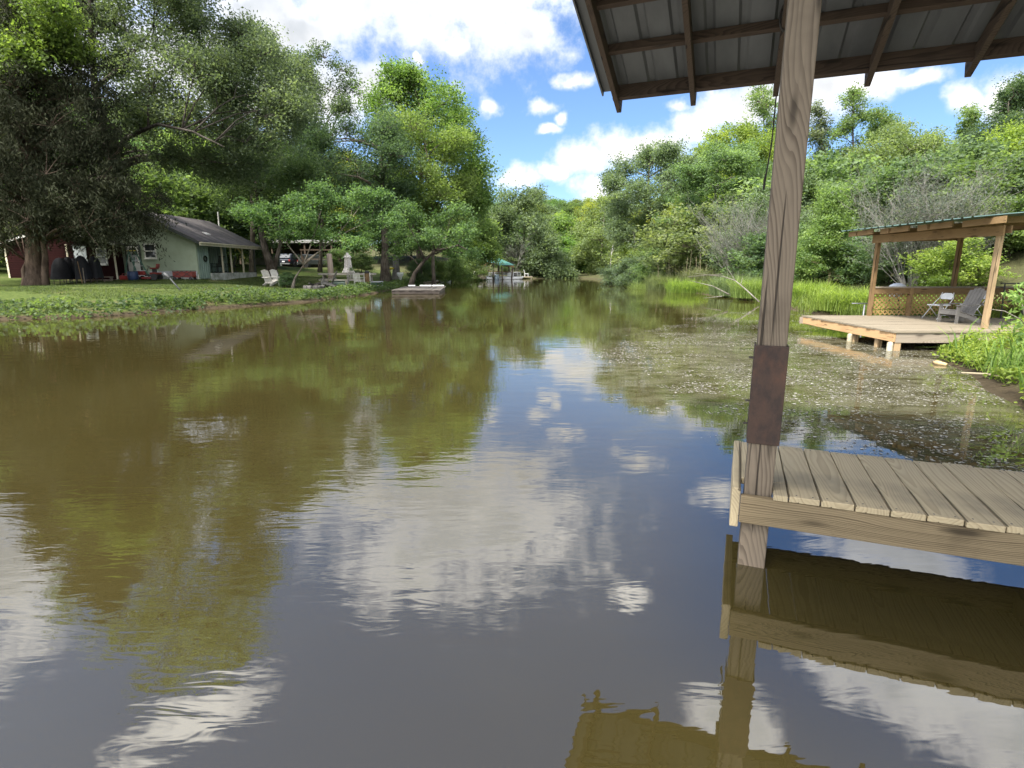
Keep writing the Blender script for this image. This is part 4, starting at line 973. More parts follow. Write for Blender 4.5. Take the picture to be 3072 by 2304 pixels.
tag(mp_.build('metal_pole', plain('dull_pipe', (.10, .103, .105), (.07, .072, .072), 12, .95, spec=.1), smooth=True), 'slanting grey metal pole stuck in the lawn before the cottage', 'pole')

# lounge chairs by the twin trunk
q = at(583, 37.6); adirondack('adirondack_chair', 'white slatted lounge chair on the lawn turned half away from the water', (q.x, q.y, q.z), R(200 + 55), WPAINT, 'white lounge chairs on the lawn')
q = at(601, 38.4); adirondack('adirondack_chair', 'white slatted lounge chair partly hidden behind its twin beside the trunk', (q.x, q.y, q.z), R(150), WPAINT, 'white lounge chairs on the lawn')
# fire pit of stones
STONE = plain('sooty_stone', (.12, .11, .105), (.05, .047, .045), 9, .9, bumpd=.02)
q = at(676, 35.5); fp = thing('fire_pit', 'round fire pit of dark stones on the lawn near the slanting tree', 'fire pit', tuple(q)); g_ = random.Random(8)
for k in range(11):
    a = k * 2 * math.pi / 11; s_ = MB(); s_.box((.55 * math.cos(a), .55 * math.sin(a), .11), (.30, .22, .26), a + 1.57); s_.build('stone', STONE, fp, bevel=.05)
s_ = MB()
for k in range(5): a = g_.uniform(0, 6); s_.bar((-.4 * math.cos(a), -.4 * math.sin(a), .14), (.4 * math.cos(a), .4 * math.sin(a), .26 + .04 * k), .09, .09)
s_.build('log', plain('charred_log', (.03, .026, .023), (.015, .013, .012), 14, .9), fp)
# picnic table, bench, umbrella, chairs
def table(name, label, loc, rz, ln, wd, ht, mt_):
    c = thing(name, label, 'table', loc, rz)
    tp = MB()
    for k in range(5): tp.bb(-ln / 2, ln / 2, -wd / 2 + k * wd / 5 + .005, -wd / 2 + (k + 1) * wd / 5 - .005, ht - .12, ht)
    tp.build('tabletop', mt_, c)
    for sx_ in (-1, 1):
        for sy in (-1, 1): MB().bar((sx_ * ln * .42, sy * wd * .55, 0), (sx_ * ln * .42, sy * wd * .2, ht - .122), .14, .10, (1, 0, 0)).build('leg', mt_, c)
        MB().bb(sx_ * ln * .42 - .02, sx_ * ln * .42 + .02, -wd * .45, wd * .45, ht - .24, ht - .122).build('crosspiece', mt_, c)
    return c
PALEW = wood('pale_grey_timber', (.42, .38, .33), (.24, .21, .18), 0, ring=14, knots=False)
q = at(750, 40.5); tz = q.z
table('picnic_table', 'long weathered wooden table on the lawn with a folded umbrella over it', tuple(q), R(2), 3.9, .95, .92, PALEW)
um = thing('patio_umbrella', 'folded off-white patio umbrella rising from the long wooden table', 'umbrella', (at(752, 40.9).x, 40.9, tz))
MB().tube([(0, 0, 0), (0, 0, 2.35)], .025, 8).build('pole', WTUBE, um)
cv = MB(); n = 16; vs = []; prof = ((.40, .96), (.34, 1.08), (.24, 1.3), (.22, 1.7), (.20, 1.98), (.27, 2.02), (.22, 2.12), (.12, 2.25), (.05, 2.36))
for r, z in prof:
    for k in range(n): a = 2 * math.pi * k / n; f_ = 1 + (.16 if k % 2 else -.12) * min(1, (2.5 - z)); vs.append((r * f_ * math.cos(a), r * f_ * math.sin(a), z))
cv.add(vs, [(i * n + k, i * n + (k + 1) % n, (i + 1) * n + (k + 1) % n, (i + 1) * n + k) for i in range(len(prof) - 1) for k in range(n)] + [tuple((len(prof) - 1) * n + k for k in range(n))])
cv.build('canopy', plain('umbrella_canvas', (.60, .56, .53), (.48, .44, .42), 8, .85), um)
q = at(742, 39.2); bn = thing('garden_bench', 'low weathered bench in front of the long wooden table', 'bench', tuple(q), R(1))
b = MB(); b.bb(-1.7, 1.8, -.16, -.01, .42, .50); b.bb(-1.7, 1.8, .01, .16, .42, .50); b.build('seat', PALEW, bn)
for xx in (-1.2, .1, 1.4): MB().bb(xx, xx + .1, -.14, .14, 0, .418).build('leg', PALEW, bn)
q = at(708, 38.4); adirondack('adirondack_chair', 'bare grey wood lounge chair at the left end of the long table', (q.x, q.y, q.z), R(5), GREYP)
q = at(733, 40.2); cl_ = thing('storage_box', 'rounded grey-green storage box beneath the long wooden table', 'box', tuple(at(732, 39.9)))
MB().bb(-.5, .5, -.35, .35, 0, .3).build('body', plain('sage_plastic', (.14, .20, .17), (.10, .15, .13), 7, .5), cl_, bevel=.08); MB().bb(-.48, .48, -.33, .33, .302, .44).build('lid', plain('sage_lid', (.16, .22, .19), (.12, .17, .15), 7, .5), cl_, bevel=.06)
def garden_chair(label, loc, rz, mt_):
    c = thing('garden_chair', label, 'chair', loc, rz); MB().bb(-.25, .25, -.25, .25, .42, .46).build('seat', mt_, c, bevel=.01)
    b = MB()
    for k in range(5): b.bar((-.22 + k * .11, .24, .46), (-.22 + k * .11, .36, 1.0), .07, .02, (0, 1, 0))
    b.build('backrest', mt_, c)
    for sx_ in (-1, 1):
        for sy in (-1, 1): MB().bar((sx_ * .25, sy * .25, 0), (sx_ * .23, sy * .23, .42 if sy > 0 else .66), .05, .05).build('leg', mt_, c)
        MB().bar((sx_ * .26, -.28, .67), (sx_ * .26, .28, .67), .07, .022).build('armrest', mt_, c)
q = at(775, 38.0); garden_chair('white garden chair at the right part of the long table', tuple(q), R(160), WPAINT)
q = at(757, 39.0); garden_chair('grey slatted garden chair between bench and white chair', tuple(q), R(20), GREYP)
q = at(792, 38.6); cs = thing('cooler_stand', 'narrow brown stand with dark top beside the white garden chair', 'stand', tuple(q))
MB().bb(-.13, .13, -.13, .13, .1, .95).build('cabinet', BRN[2], cs, bevel=.02); MB().lathe([(.16, .952), (.17, 1.05), (.10, 1.14)], 14).build('top', BLK, cs)
for xx in (-.2, .2): MB().bb(xx - .03, xx + .03, -.03, .03, 0, 1.0).build('leg', WPAINT, cs)
q = at(812, 40.5); tb_ = thing('tool_box', 'low dark teal box with pale lid beside the large trunk', 'box', tuple(q)); MB().bb(-.45, .4, -.3, .3, 0, .36).build('body', plain('teal_plastic', (.05, .11, .11), (.035, .08, .08), 7, .5), tb_, bevel=.03); MB().bb(-.47, .42, -.32, .32, .362, .46).build('lid', GREYPL, tb_, bevel=.03); MB().bb(-.46, .41, -.31, .31, .15, .19).build('band', WPAINT, tb_)
for i, (px, Y, lab) in enumerate(((738, 42.0, 'left'), (790, 42.3, 'right'))):
    q = at(px, Y); 
q = at(773, 42.2); bx = thing('potted_table_plant', 'small potted plant standing on the long table right of the umbrella', 'plant', (q.x, 40.6, tz + .922))
MB().lathe([(.08, 0), (.12, .16), (.10, .165)], 12).build('pot', WPAINT, bx)
rngp = np.random.default_rng(5); V = leaf_quads(rngp, rngp.normal(size=(120, 3)) * [.12, .12, .09] + [0, 0, .28], .09); mesh_np('foliage', V, np.arange(len(V)).reshape(-1, 4), LEAF, rngp.random(120), bx, G_MID)

# pale stump-like post and yard ornaments behind
q = at(714, 46); tag(MB().tube([(q.x, q.y, q.z - .2), (q.x, q.y, q.z + 1.0), (q.x - .05, q.y, q.z + 2.05)], [.27, .22, .20], 12).build('pale_trunk_post', plain('pink_bark', (.46, .36, .30), (.32, .25, .21), 6, .9, stretch=(1, 1, .2), bumpd=.02), smooth=True), 'pale pinkish bare trunk standing behind the long wooden table', 'post')
q = at(864, 54); pp = thing('planter', 'white urn planter on the ground right of the grey trunk', 'planter', tuple(q)); MB().lathe([(.10, 0), (.12, .3), (.16, .45), (.30, .62), (.32, .85), (.27, .86)], 16).build('urn', WPLAST, pp, smooth=True)
q = at(844, 56); yl = thing('yellow_tray_stand', 'yellow bowl on a thin stand between the large trunk and grey trunk', 'bowl', tuple(q)); MB().lathe([(.05, .92), (.30, 1.0), (.34, 1.12), (.30, 1.12)], 16).build('bowl', plain('bright_yellow', (.75, .62, .05), (.6, .5, .05), 8, .5), yl); MB().tube([(0, 0, 0), (0, 0, .93)], .03, 8).build('stand', STEEL, yl)

DKW = wood('dark_timber', (.085, .06, .042), (.04, .028, .02), 2, knots=False)
# carport with cars on the rise behind
q = at(640, 82); cz_ = q.z
cp_ = thing('carport', 'open pole carport with pale roof edge and string lights on the rise behind the lawn', 'carport', (q.x, q.y, cz_))
WR = 12.5
MB().bar((-7, -1.2, 3.55), (6.5, -1.2, 3.55), 4.5, .08, (0, -.12, 1)).build('roof', plain('pale_tin', (.20, .20, .19), (.12, .12, .11), 4, .6), cp_)
MB().bar((-7, -3.46, 3.37), (6.5, -3.46, 3.37), .06, .28).build('fascia', plain('pale_fascia', (.26, .255, .24), (.18, .175, .16), 4, .7), cp_)
for xx in (-6.5, -2, 2.5, 6.2): MB().bb(xx, xx + .2, -3.3, -3.1, -.5, 3.2).build('post', DKW, cp_); MB().bb(xx, xx + .2, .6, .8, -.5, 3.55).build('post', DKW, cp_)
MB().bb(-7, 6.4, .82, 1.0, 0, 3.5).build('rear_wall', DARKW, cp_)
def car(label, loc, rz, body, sc=1.0, kind='car'):
    """local: nose along +x"""
    c = thing('parked_' + kind, label, kind, loc, rz); c.scale = (sc, sc, sc)
    b = MB(); b.prism([(-2.2, .35), (2.15, .35), (2.2, .75), (1.2, .98), (-2.1, 1.02), (-2.25, .8)], 1, -.88, .88); b.build('body', body, c, bevel=.09)
    b = MB(); b.prism([(1.05, 1.0), (.35, 1.55), (-1.75, 1.60), (-2.05, 1.03)], 1, -.78, .78); b.build('cabin', body, c, bevel=.08)
    b = MB(); b.prism([(.9, 1.04), (.3, 1.48), (-1.5, 1.50), (-1.7, 1.04)], 1, -.795, .795); b.build('side_window', GLASS, c)
    b = MB(); b.box((-1.93, 0, 1.30), (.03, 1.3, .42), rot=Matrix.Rotation(R(28), 3, 'Y')); b.build('rear_window', GLASS, c)
    MB().bb(-2.30, -2.24, -.17, .17, .64, .76).build('licence_plate', WPLAST, c); MB().bb(-2.33, -2.2, -.84, .84, .36, .5).build('bumper', GALVP, c, bevel=.03)
    for s in (-1, 1):
        MB().bb(-2.29, -2.2, s * .78 - .09, s * .78 + .09, .72, .95).build('tail_light', REDP, c)
        for x in (-1.35, 1.35): wheel(c, x, s * .82, .34, .34, .22, BLK, GALVP)
NAVY = plain('dark_car_paint', (.012, .014, .02), (.018, .02, .026), 3, .2, .2)
q = at(640, 78.5); car('dark car with pale licence plate parked under the carport', tuple(q), R(75), NAVY, 1.15)
q = at(686, 77); car('dark truck standing right of the parked car under the trees', tuple(q), R(20), plain('grey_car_paint', (.03, .035, .035), (.04, .045, .045), 3, .3, .2), 1.1, 'truck')
q = at(697, 70); rk = thing('wooden_rack', 'brown wooden rail rack in front of the dark truck', 'rack', tuple(q))
for xx in (-2.4, -.2, 2.0): MB().bb(xx, xx + .14, -.1, .1, 0, 1.5).build('post', DKW, rk)
MB().bb(-2.6, 2.4, -.12, -.06, 1.1, 1.24).build('rail', DKW, rk); MB().bb(-2.6, 2.4, -.12, -.06, 2.2, 2.36).build('top_rail', DKW, rk); MB().bb(-2.55, -2.42, -.05, .1, 1.25, 2.2).build('upright', DKW, rk); MB().bb(2.25, 2.38, -.05, .1, 1.25, 2.2).build('upright', DKW, rk)
q = at(604, 76); bk_ = thing('white_bucket', 'white bucket on the ground left of the parked dark car', 'bucket', tuple(q)); MB().lathe([(.28, 0), (.36, .6), (.33, .6)], 14).build('pail', WPLAST, bk_)
q = at(540, 60); lw = thing('block_wall', 'low grey block wall behind the cottage porch', 'wall', (q.x + 2, q.y, q.z)); MB().bb(-1.8, 1.2, -.1, .1, -.3, 1.1).build('wall', plain('grey_block', (.22, .22, .20), (.13, .13, .115), 2.5, .9), lw)
q = at(572, 55); 
# white mast behind the roof
q = at(482, 50); mz = dY(481, 458, 50).z
tag(MB().tube([(q.x, q.y, q.z - .3), (q.x + .05, q.y, mz)], [.08, .06], 8).build('white_mast', WHITE), 'white pole rising behind the cottage roof', 'pole')

# raft
a_ = dz(846, 628, .22); rl, ra, rw = 2.9, R(4), 7.0
rf_ = thing('swim_raft', 'flat weathered plank raft floating by the left bank', 'raft', (a_.x, a_.y, 0), ra)
rp = MB(); k = 0; gq = random.Random(3); x = 0
while x < rl: w = .19; rp.bb(x, x + w, -.03 + gq.uniform(-.03, .03), rw, .225 + gq.uniform(-.01, .015), .26 + gq.uniform(-.01, .02)); x += .2
rp.build('planking', wood('raft_planks', (.125, .11, .097), (.06, .052, .045), 1, knots=False), rf_)
MB().bb(0, rl, .0, .10, .02, .22).build('float_beam', wood('wet_beam', (.06, .048, .04), (.025, .02, .017), 0), rf_); MB().bb(0, rl, rw - .1, rw, .02, .22).build('float_beam', BRN[0], rf_); MB().bb(rl - .1, rl - .0, .10, rw - .1, .02, .218).build('side_beam', OLDX[1], rf_)
MB().bb(.4, rl - .4, .4, rw - .4, -.15, .20).build('float', BLK, rf_)
for i, (x, lab) in enumerate(((1.55, 'left white board of the pair lying on the back of the plank raft'), (2.45, 'right white board of the pair lying on the back of the plank raft'), (.55, 'small white board on the left rear corner of the plank raft'))):
    pr = MB(); pr.bb(-.42 if i < 2 else -.25, .42 if i < 2 else .25, -.2, .2, 0, .09); o = pr.build('white_board', WPLAST, None, bevel=.03, loc=(0, 0, 0))
    v_ = Matrix.Rotation(ra, 3, 'Z') @ Vector((x, rw - .6, .285)); o.location = (a_.x + v_.x, a_.y + v_.y, v_.z); o.rotation_euler = (0, 0, ra + .05 * i); tag(o, lab, 'board', 'white boards on the raft')
# upturned boats on the bank
def hull(label, px, Y, ln, w, h, rz):
    q = at(px, Y); c = thing('upturned_boat', label, 'boat', (q.x, q.y, q.z - .02), rz, 'upturned white boats on the bank')
    vs = []; n = 9; m_ = 12
    for i in range(m_ + 1):
        f = i / m_; wd = w / 2 * (1 - max(0, (f - .45) / .55) ** 2.2) * (1 if f < .98 else .3); hh_ = h * (1 - .25 * f)
        for k in range(n): a = math.pi * k / (n - 1); vs.append(((f - .5) * ln, math.cos(a) * wd, math.sin(a) ** .7 * hh_ if math.sin(a) > 0 else 0))
    b = MB(); b.add(vs, [(i * n + k, i * n + k + 1, (i + 1) * n + k + 1, (i + 1) * n + k) for i in range(m_) for k in range(n - 1)] + [tuple(range(n))]); b.build('hull', WPLAST, c, smooth=True)
    MB().bar((-ln / 2, 0, h * 1.0), (ln * .3, 0, h * .9), .05, .06).build('keel', WPLAST, c); 
hull('larger upturned white boat lying on the bank before the green dock roof', 957, 66, 1.7, .9, .42, R(170)); hull('smaller upturned white boat, right one beside the larger hull', 986, 67, .95, .6, .30, R(195))
q = at(914, 57); rm_ = thing('bank_ramp', 'low grey plank ramp lying on the grassy bank beyond the raft', 'ramp', (q.x, q.y, q.z), R(12)); MB().box((0, 0, .14), (3.0, 1.0, .06), rot=Matrix.Rotation(R(-5), 3, 'Y')).build('planking', OLDX[0], rm_); MB().bb(-1.3, 1.3, -.4, -.3, -.1, .08).build('runner', OLDX[0], rm_)

# boat dock with green roof
q0 = dz(1072, 603.5, 0); bd = thing('boat_dock', 'boat dock on crooked posts under a sloping green metal roof at the far left bank', 'dock', (q0.x, q0.y, 0))
sY = q0.y
def dd(px, py, dy=0.0):
    v_ = dY(px, py, sY + dy); return Vector((v_.x - q0.x, dy, v_.z))
r0, r1_, r2, r3 = dd(1040, 561.5, 3.2), dd(1076, 557.5, 3.6), dd(1111, 573, -1.0), dd(1079, 573.5, -1.6)
q = MB(); vs = [r3, r2, r1_, r0]; up_v = Vector((0, 0, .06)); q.add(vs + [v_ + up_v for v_ in vs], [(0, 1, 2, 3), (7, 6, 5, 4), (0, 4, 5, 1), (1, 5, 6, 2), (2, 6, 7, 3), (3, 7, 4, 0)])
q.build('roof', plain('green_roof_sheet', (.065, .175, .155), (.05, .13, .115), 3, .45, stretch=(1, .2, 1)), bd)
gq = random.Random(6)
for i, (pb_, pt, dy, w) in enumerate((((1046, 603), (1043, 567), 0, .2), ((1056, 603), (1054, 566), 2.5, .22), ((1065, 604), (1066, 566), -1.2, .22), ((1078, 603), (1077, 568), 1.5, .3), ((1089, 604), (1084, 574), -1.2, .2), ((1097, 603), (1100, 574), .2, .2), ((1104, 603), (1108, 574), -.6, .22), ((1022, 601), (1025, 572), 1.0, .2), ((1032, 602), (1040, 573), 1.8, .25))):
    a, b = dd(*pb_, dy), dd(*pt, dy); a.z = -1; MB().tube([a, a.lerp(b, .5) + Vector((gq.uniform(-.1, .1), 0, 0)), b], w * .5, 7).build('post', BARK, bd, smooth=True)
b = MB(); b.bar(dd(1040, 566, 0), dd(1110, 576, -1.2), .12, .2); b.bar(dd(1018, 572, 1.5), dd(1050, 572, 1.5), .12, .2); b.bar(dd(1048, 587, 1), dd(1100, 588, 1), .1, .16); b.build('cross_beam', BRN[0], bd)
b = MB(); b.bb(dd(1014, 600).x, dd(1068, 600).x, -.6, .8, .30, .42); b.bb(dd(1098, 600).x, dd(1116, 600).x, -.2, 1.6, .30, .42); b.build('walkway', OLDX[0], bd)
b = MB(); b.bb(dd(1014, 600).x, dd(1068, 600).x, -.66, -.61, .08, .40); b.build('skirt_board', OLDX[0], bd)
pt_ = thing('pontoon_boat', 'silver pontoon boat with pale seats moored under the green dock roof', 'boat', (q0.x + 1.0, q0.y + .2, 0), R(12))
for s in (-1, 1): MB().tube([(-2.6, s * .75, .12), (2.0, s * .75, .12), (2.6, s * .75, .22), (2.9, s * .75, .40)], [.28, .28, .2, .05], 10).build('pontoon', ALU, pt_, smooth=True)
MB().bb(-2.5, 2.6, -1.0, 1.0, .40, .48).build('deck', ALU, pt_)
rl_ = MB()
for y in (-.97, .97):
    for z in (.75, 1.0): rl_.tube([(-2.4, y, z), (2.4, y, z)], .02, 6)
    for x in (-2.4, -1.2, 0, 1.2, 2.4): rl_.tube([(x, y, .48), (x, y, 1.0)], .02, 6)
rl_.build('rail', ALU, pt_)
MB().bb(-2.2, -1.3, -.8, .8, .482, .95).build('seat', WPAINT, pt_, bevel=.08); MB().bb(.6, 1.4, -.8, -.1, .482, .9).build('console', WPLAST, pt_, bevel=.06); MB().bb(1.5, 2.1, .1, .8, .482, .92).build('seat', DARKW, pt_, bevel=.08)
om = MB(); om.bb(-2.95, -2.6, -.2, .2, .75, 1.25); om.build('outboard_motor', BLK, pt_, bevel=.08); 
tn = thing('canvas_roll', 'pale rolled canvas with dark end on the dock walkway left of the pontoon boat', 'roll', (q0.x + dd(1032, 598).x, q0.y, .42)); MB().tube([(-1.2, .1, .38), (.7, .1, .42)], .34, 12).build('roll', WPAINT, tn, smooth=True); MB().tube([(-1.5, .1, .36), (-1.2, .1, .38)], [.2, .345], 12).build('end_cap', BLK, tn, smooth=True)
drum = thing('float_drum', 'bluish silver drum at the water edge of the green roofed dock', 'drum', (q0.x + dd(1074, 600).x, q0.y - 1.3, -.1)); MB().lathe([(.30, 0), (.30, .3), (.32, .34), (.30, .38), (.30, .7), (.32, .74), (.28, .80)], 16).build('drum', plain('blue_silver', (.30, .37, .44), (.2, .25, .3), 4, .4, .3), drum, smooth=False)
tp_ = dY(1053, 500, sY - 2.0); bt = dz(1052, 605, 0)
tag(MB().tube([(bt.x, bt.y, -1), ((bt.x + tp_.x) / 2, bt.y, tp_.z / 2), (tp_.x, bt.y, tp_.z)], [.05, .04, .025], 6).build('thin_mast', plain('pale_mast', (.42, .45, .42), (.3, .33, .3), 8, .5)), 'tall thin pale mast standing in front of the green roofed dock', 'mast')
q = dz(1130, 602.5, 0); fl = thing('fishing_dock', 'small low dock with a pale chair right of the green roofed dock', 'dock', (q.x, q.y, 0)); MB().bb(-1.4, 1.4, -.6, 1.6, .25, .36).build('decking', OLDX[0], fl)
for xx in (-1.2, 1.2): MB().bb(xx - .07, xx + .07, -.5, -.36, -1, .248).build('pile', OLDX[2], fl)
cs_ = thing('white_chair', 'tiny white chair standing on the small low dock', 'chair', (q.x + .5, q.y + .3, .362)); MB().bb(-.3, .3, -.25, .25, .38, .44).build('seat', WPLAST, cs_); MB().box((-.32, 0, .72), (.05, .5, .6), rot=Matrix.Rotation(R(-15), 3, 'Y')).build('backrest', WPLAST, cs_)
for sx_ in (-.25, .25): MB().bb(sx_ - .03, sx_ + .03, -.22, .22, 0, .378).build('leg', WPLAST, cs_)

# ------------------------------------------------------------------ trees one can tell apart
def px_tree(label, bpx, Y, trunk_px, lobes_px, color, seed, name='broadleaf_tree', cat='tree', stems_px=None, flat=.6, ncl=13, per=110, leaf=.15, crad=.75, fill=.8, tr=.22, zflat=.85, base=None, **kw):
    b = base or at(bpx, Y); g = random.Random(seed)
    tl = lambda q: dY(q[0], q[1], Y + (q[2] if len(q) > 2 else 0)) - b
    tk = [Vector((0, 0, 0))] + [tl(q) for q in trunk_px]
    st = [[tl(q) for q in s] for s in (stems_px or [])]
    lb = []
    for q in lobes_px:
        r = q[2] / 1225 * Y; rz = (q[3] / 1225 * Y) if len(q) > 3 else r * zflat
        rz *= 1.45 if rz < .6 * r else 1; c = tl((q[0] + g.uniform(-.15, .15) * q[2], q[1] + g.uniform(-.35, .35) * q[2] * (1 if len(q) > 3 else .4), g.uniform(-.9, .9) * r)); lb.append((c.x, c.y, c.z, r, r, rz))
        if g.random() < fill:
            c = tl((q[0] + g.uniform(-8, 8), q[1] + g.uniform(-2, 8), r * g.choice((-1, 1, 1)) * g.uniform(1.3, 2.0))); lb.append((c.x, c.y, c.z, r * .9, r * .9, rz * .9))
    den = kw.pop('den', 1.45)
    return make_tree(name, label, cat, (b.x, b.y, b.z), seed, tk, lb, color, leaf=leaf, per=int(per * 1.2), crad=crad * 1.2, ncl=int(ncl * den), flat=min(1, flat * 1.35), tr=tr, stems=st, **kw)

# big dark cedar at the left edge
b = at(72, 31.0); lob = []; g = random.Random(11)
for k in range(13):
    f = k / 12; z = 3.3 + 14.5 * f; Rk = 5.0 * (1 - f) ** .62 * (1.0 if k else .92) + .5
    n = max(4, int(9 * (1 - f) + 3))
    for i in range(n):
        a = 2 * math.pi * (i + .5 * (k % 2)) / n + g.uniform(-.2, .2); q = Rk * g.uniform(.62, .86)
        lob.append((1.0 + q * math.cos(a), q * math.sin(a), z + g.uniform(-.5, .4), Rk * .33 + .35, Rk * .33 + .35, .95))
    lob.append((1.0, 0, z, Rk * .45, Rk * .45, 1.0))
make_tree('cedar_tree', 'huge dark cedar with drooping foliage at the left edge before the red cabin', 'tree', tuple(b), 12, [(0, 0, 0), (.15, 0, 1.4), (.4, 0, 4), (.8, 0, 9), (1.0, 0, 17.5)], lob, (.024, .027, .010), leaf=.21, aspect=.24, per=120, crad=.6, ncl=12, flat=.85, up=.1, droop=1.1, tr=.42,
          bark=bark_mat('cedar_bark', (.06, .042, .032), (.17, .125, .095)), mat=NEEDLE, shell=.25, twig=.016, stems=[[(.55, -.1, 0), (.75, 0, 1.6), (1.0, .1, 5)], [(-.75, .1, 0), (-.62, .1, .9), (-.4, .1, 1.4)]])
# yellow-green outer sprays of a neighbour at the top left corner
px_tree('yellow-green drooping tree in the top left corner beside the huge cedar', -60, 30, [(-50, 300), (-20, 60)], [(20, 40, 55, 20), (70, 20, 50, 20), (100, 70, 45, 16), (150, 110, 30, 12), (40, 110, 45, 16), (120, 20, 45, 18), (-20, 80, 60, 30)], (.085, .125, .022), 14, leaf=.16, ncl=14, per=110, crad=.55, droop=.4, fill=.2)
px_tree('towering grey-green oak with long crooked limbs behind the cedar', 165, 38, [(190, 470), (238, 345), (205, 190), (195, 20), (190, -260)],
        [(250, 50, 55), (330, 100, 60), (330, 30, 60), (420, 70, 60), (420, 150, 62), (330, 195, 52), (500, 200, 55), (560, 130, 55), (520, 80, 42), (600, 250, 50), (480, 280, 52), (400, 255, 40), (610, 180, 45), (300, 250, 34), (160, 20, 60), (560, 320, 42), (200, -60, 80), (330, -60, 80), (90, -90, 80), (400, 5, 50), (470, 130, 45), (640, 225, 32), (365, 330, 36), (440, 350, 40), (250, 140, 34), (520, 360, 36), (120, -260, 95), (260, -260, 95), (380, -170, 80), (30, -340, 100), (180, -430, 90), (300, -390, 80), (420, -60, 60), (-80, -220, 100), (60, -500, 80)],
        (.094, .122, .050), 21, name='oak_tree', stems_px=[[(238, 345, 0), (270, 300, -1), (340, 268, -3), (420, 285, -4), (485, 318, -5)], [(238, 345, 0), (300, 262, 2), (400, 235, 3), (470, 240, 3)], [(205, 190, 0), (270, 140, 0), (330, 60, 1)]], tr=.36, leaf=.155, per=95, ncl=17, droop=.45, crad=.6, stem_r=.42, bark=bark_mat('oak_bark', (.022, .018, .015), (.085, .075, .065)))
px_tree('soft grey-green tree with hanging sprays behind the cottage roof', 545, 54, [(545, 400), (560, 200), (565, 80)], [(500, 150, 48), (560, 95, 40), (600, 140, 48), (640, 200, 40), (560, 220, 60), (620, 280, 48), (520, 300, 50), (590, 350, 45), (660, 290, 36), (640, 150, 26), (480, 220, 45)],
        (.100, .128, .055), 22, leaf=.19, per=110, ncl=14, droop=.5, tr=.26)
px_tree('airy dark tree standing open against the clouds behind the lawn', 690, 60, [(700, 420), (688, 300), (668, 190), (660, 130)], [(655, 135, 26), (700, 128, 28), (735, 155, 28), (718, 195, 30), (672, 190, 22), (762, 192, 20), (655, 245, 20), (742, 225, 24), (690, 240, 22)],
        (.060, .086, .034), 23, leaf=.19, per=62, ncl=11, crad=.6, fill=.3, den=1.2, tr=.2, stems_px=[[(688, 300), (715, 250), (745, 215)], [(694, 340), (725, 262), (735, 170)]])
px_tree('bright green oak with rounded lobes standing highest against the blue sky', 905, 60, [(905, 480), (910, 350), (905, 220)], [(850, 172, 28), (838, 215, 38), (900, 200, 40), (950, 220, 36), (975, 262, 34), (900, 255, 46), (1000, 315, 32), (1022, 378, 26), (965, 330, 48), (1012, 440, 32), (860, 290, 42), (945, 400, 48), (1000, 500, 34), (880, 165, 20), (1035, 420, 18)],
        (.098, .158, .032), 24, name='oak_tree', leaf=.24, per=95, ncl=12, crad=.9, shell=.6, tr=.34)
px_tree('loose yellow-green tree in front of the bright rounded oak', 935, 54, [(935, 480), (930, 360), (905, 270)], [(880, 265, 34), (920, 305, 40), (960, 350, 34), (900, 375, 42), (960, 420, 38), (988, 480, 32), (930, 455, 38), (985, 300, 22), (1000, 400, 26), (850, 280, 26)],
        (.118, .165, .036), 25, leaf=.18, per=95, ncl=13, flat=.45, tr=.2)
px_tree('dark green pine-like tree on the thickest brown trunk of the lawn', 832, 50, [(832, 540), (826, 440), (822, 300)], [(690, 305, 38), (755, 300, 42), (820, 290, 36), (855, 335, 38), (800, 375, 44), (720, 365, 44), (660, 345, 34), (865, 415, 28), (780, 430, 36), (840, 440, 30), (700, 420, 34)],
        (.058, .092, .036), 26, leaf=.17, per=120, ncl=14, flat=.5, tr=.42)
px_tree('twin-stemmed tree with dark forked trunk beside the cottage porch', 590, 45, [(575, 545), (560, 480), (552, 390)], [(540, 395, 42), (600, 385, 44), (645, 425, 36), (500, 435, 34), (560, 335, 44), (655, 375, 36), (470, 375, 36), (600, 455, 22), (520, 350, 36)],
        (.080, .118, .036), 27, leaf=.15, per=115, ncl=14, flat=.5, tr=.36, stems_px=[[(592, 590), (604, 530), (612, 480), (630, 400)]])
px_tree('small slanting tree with pale forked stem and flat feathery sprays at the bank', 627, 36.3, [(638, 600), (656, 572)], [(700, 440, 36, 10), (762, 448, 40, 10), (650, 468, 36, 10), (800, 480, 32, 9), (702, 498, 40, 10), (760, 512, 36, 9), (622, 500, 28, 9), (822, 430, 28, 9), (588, 450, 34, 10), (845, 468, 22, 8), (640, 430, 38, 10), (540, 462, 36, 10), (690, 412, 34, 9), (735, 475, 34, 9), (575, 480, 28, 8), (780, 415, 28, 8)],
        (.074, .128, .034), 28, name='feathery_tree', stems_px=[[(656, 572), (622, 530), (600, 480), (590, 450)], [(656, 572), (672, 530), (690, 470), (700, 430)], [(656, 572), (700, 535), (750, 500), (800, 475)], [(660, 566), (720, 520), (775, 450)]], leaf=.15, per=42, ncl=16, crad=.40, flat=.5, fill=.6, den=1.25, shell=.0, tr=.11, bark=bark_mat('dun_bark', (.09, .075, .06), (.20, .175, .145)), droop=.25, twig=.01)
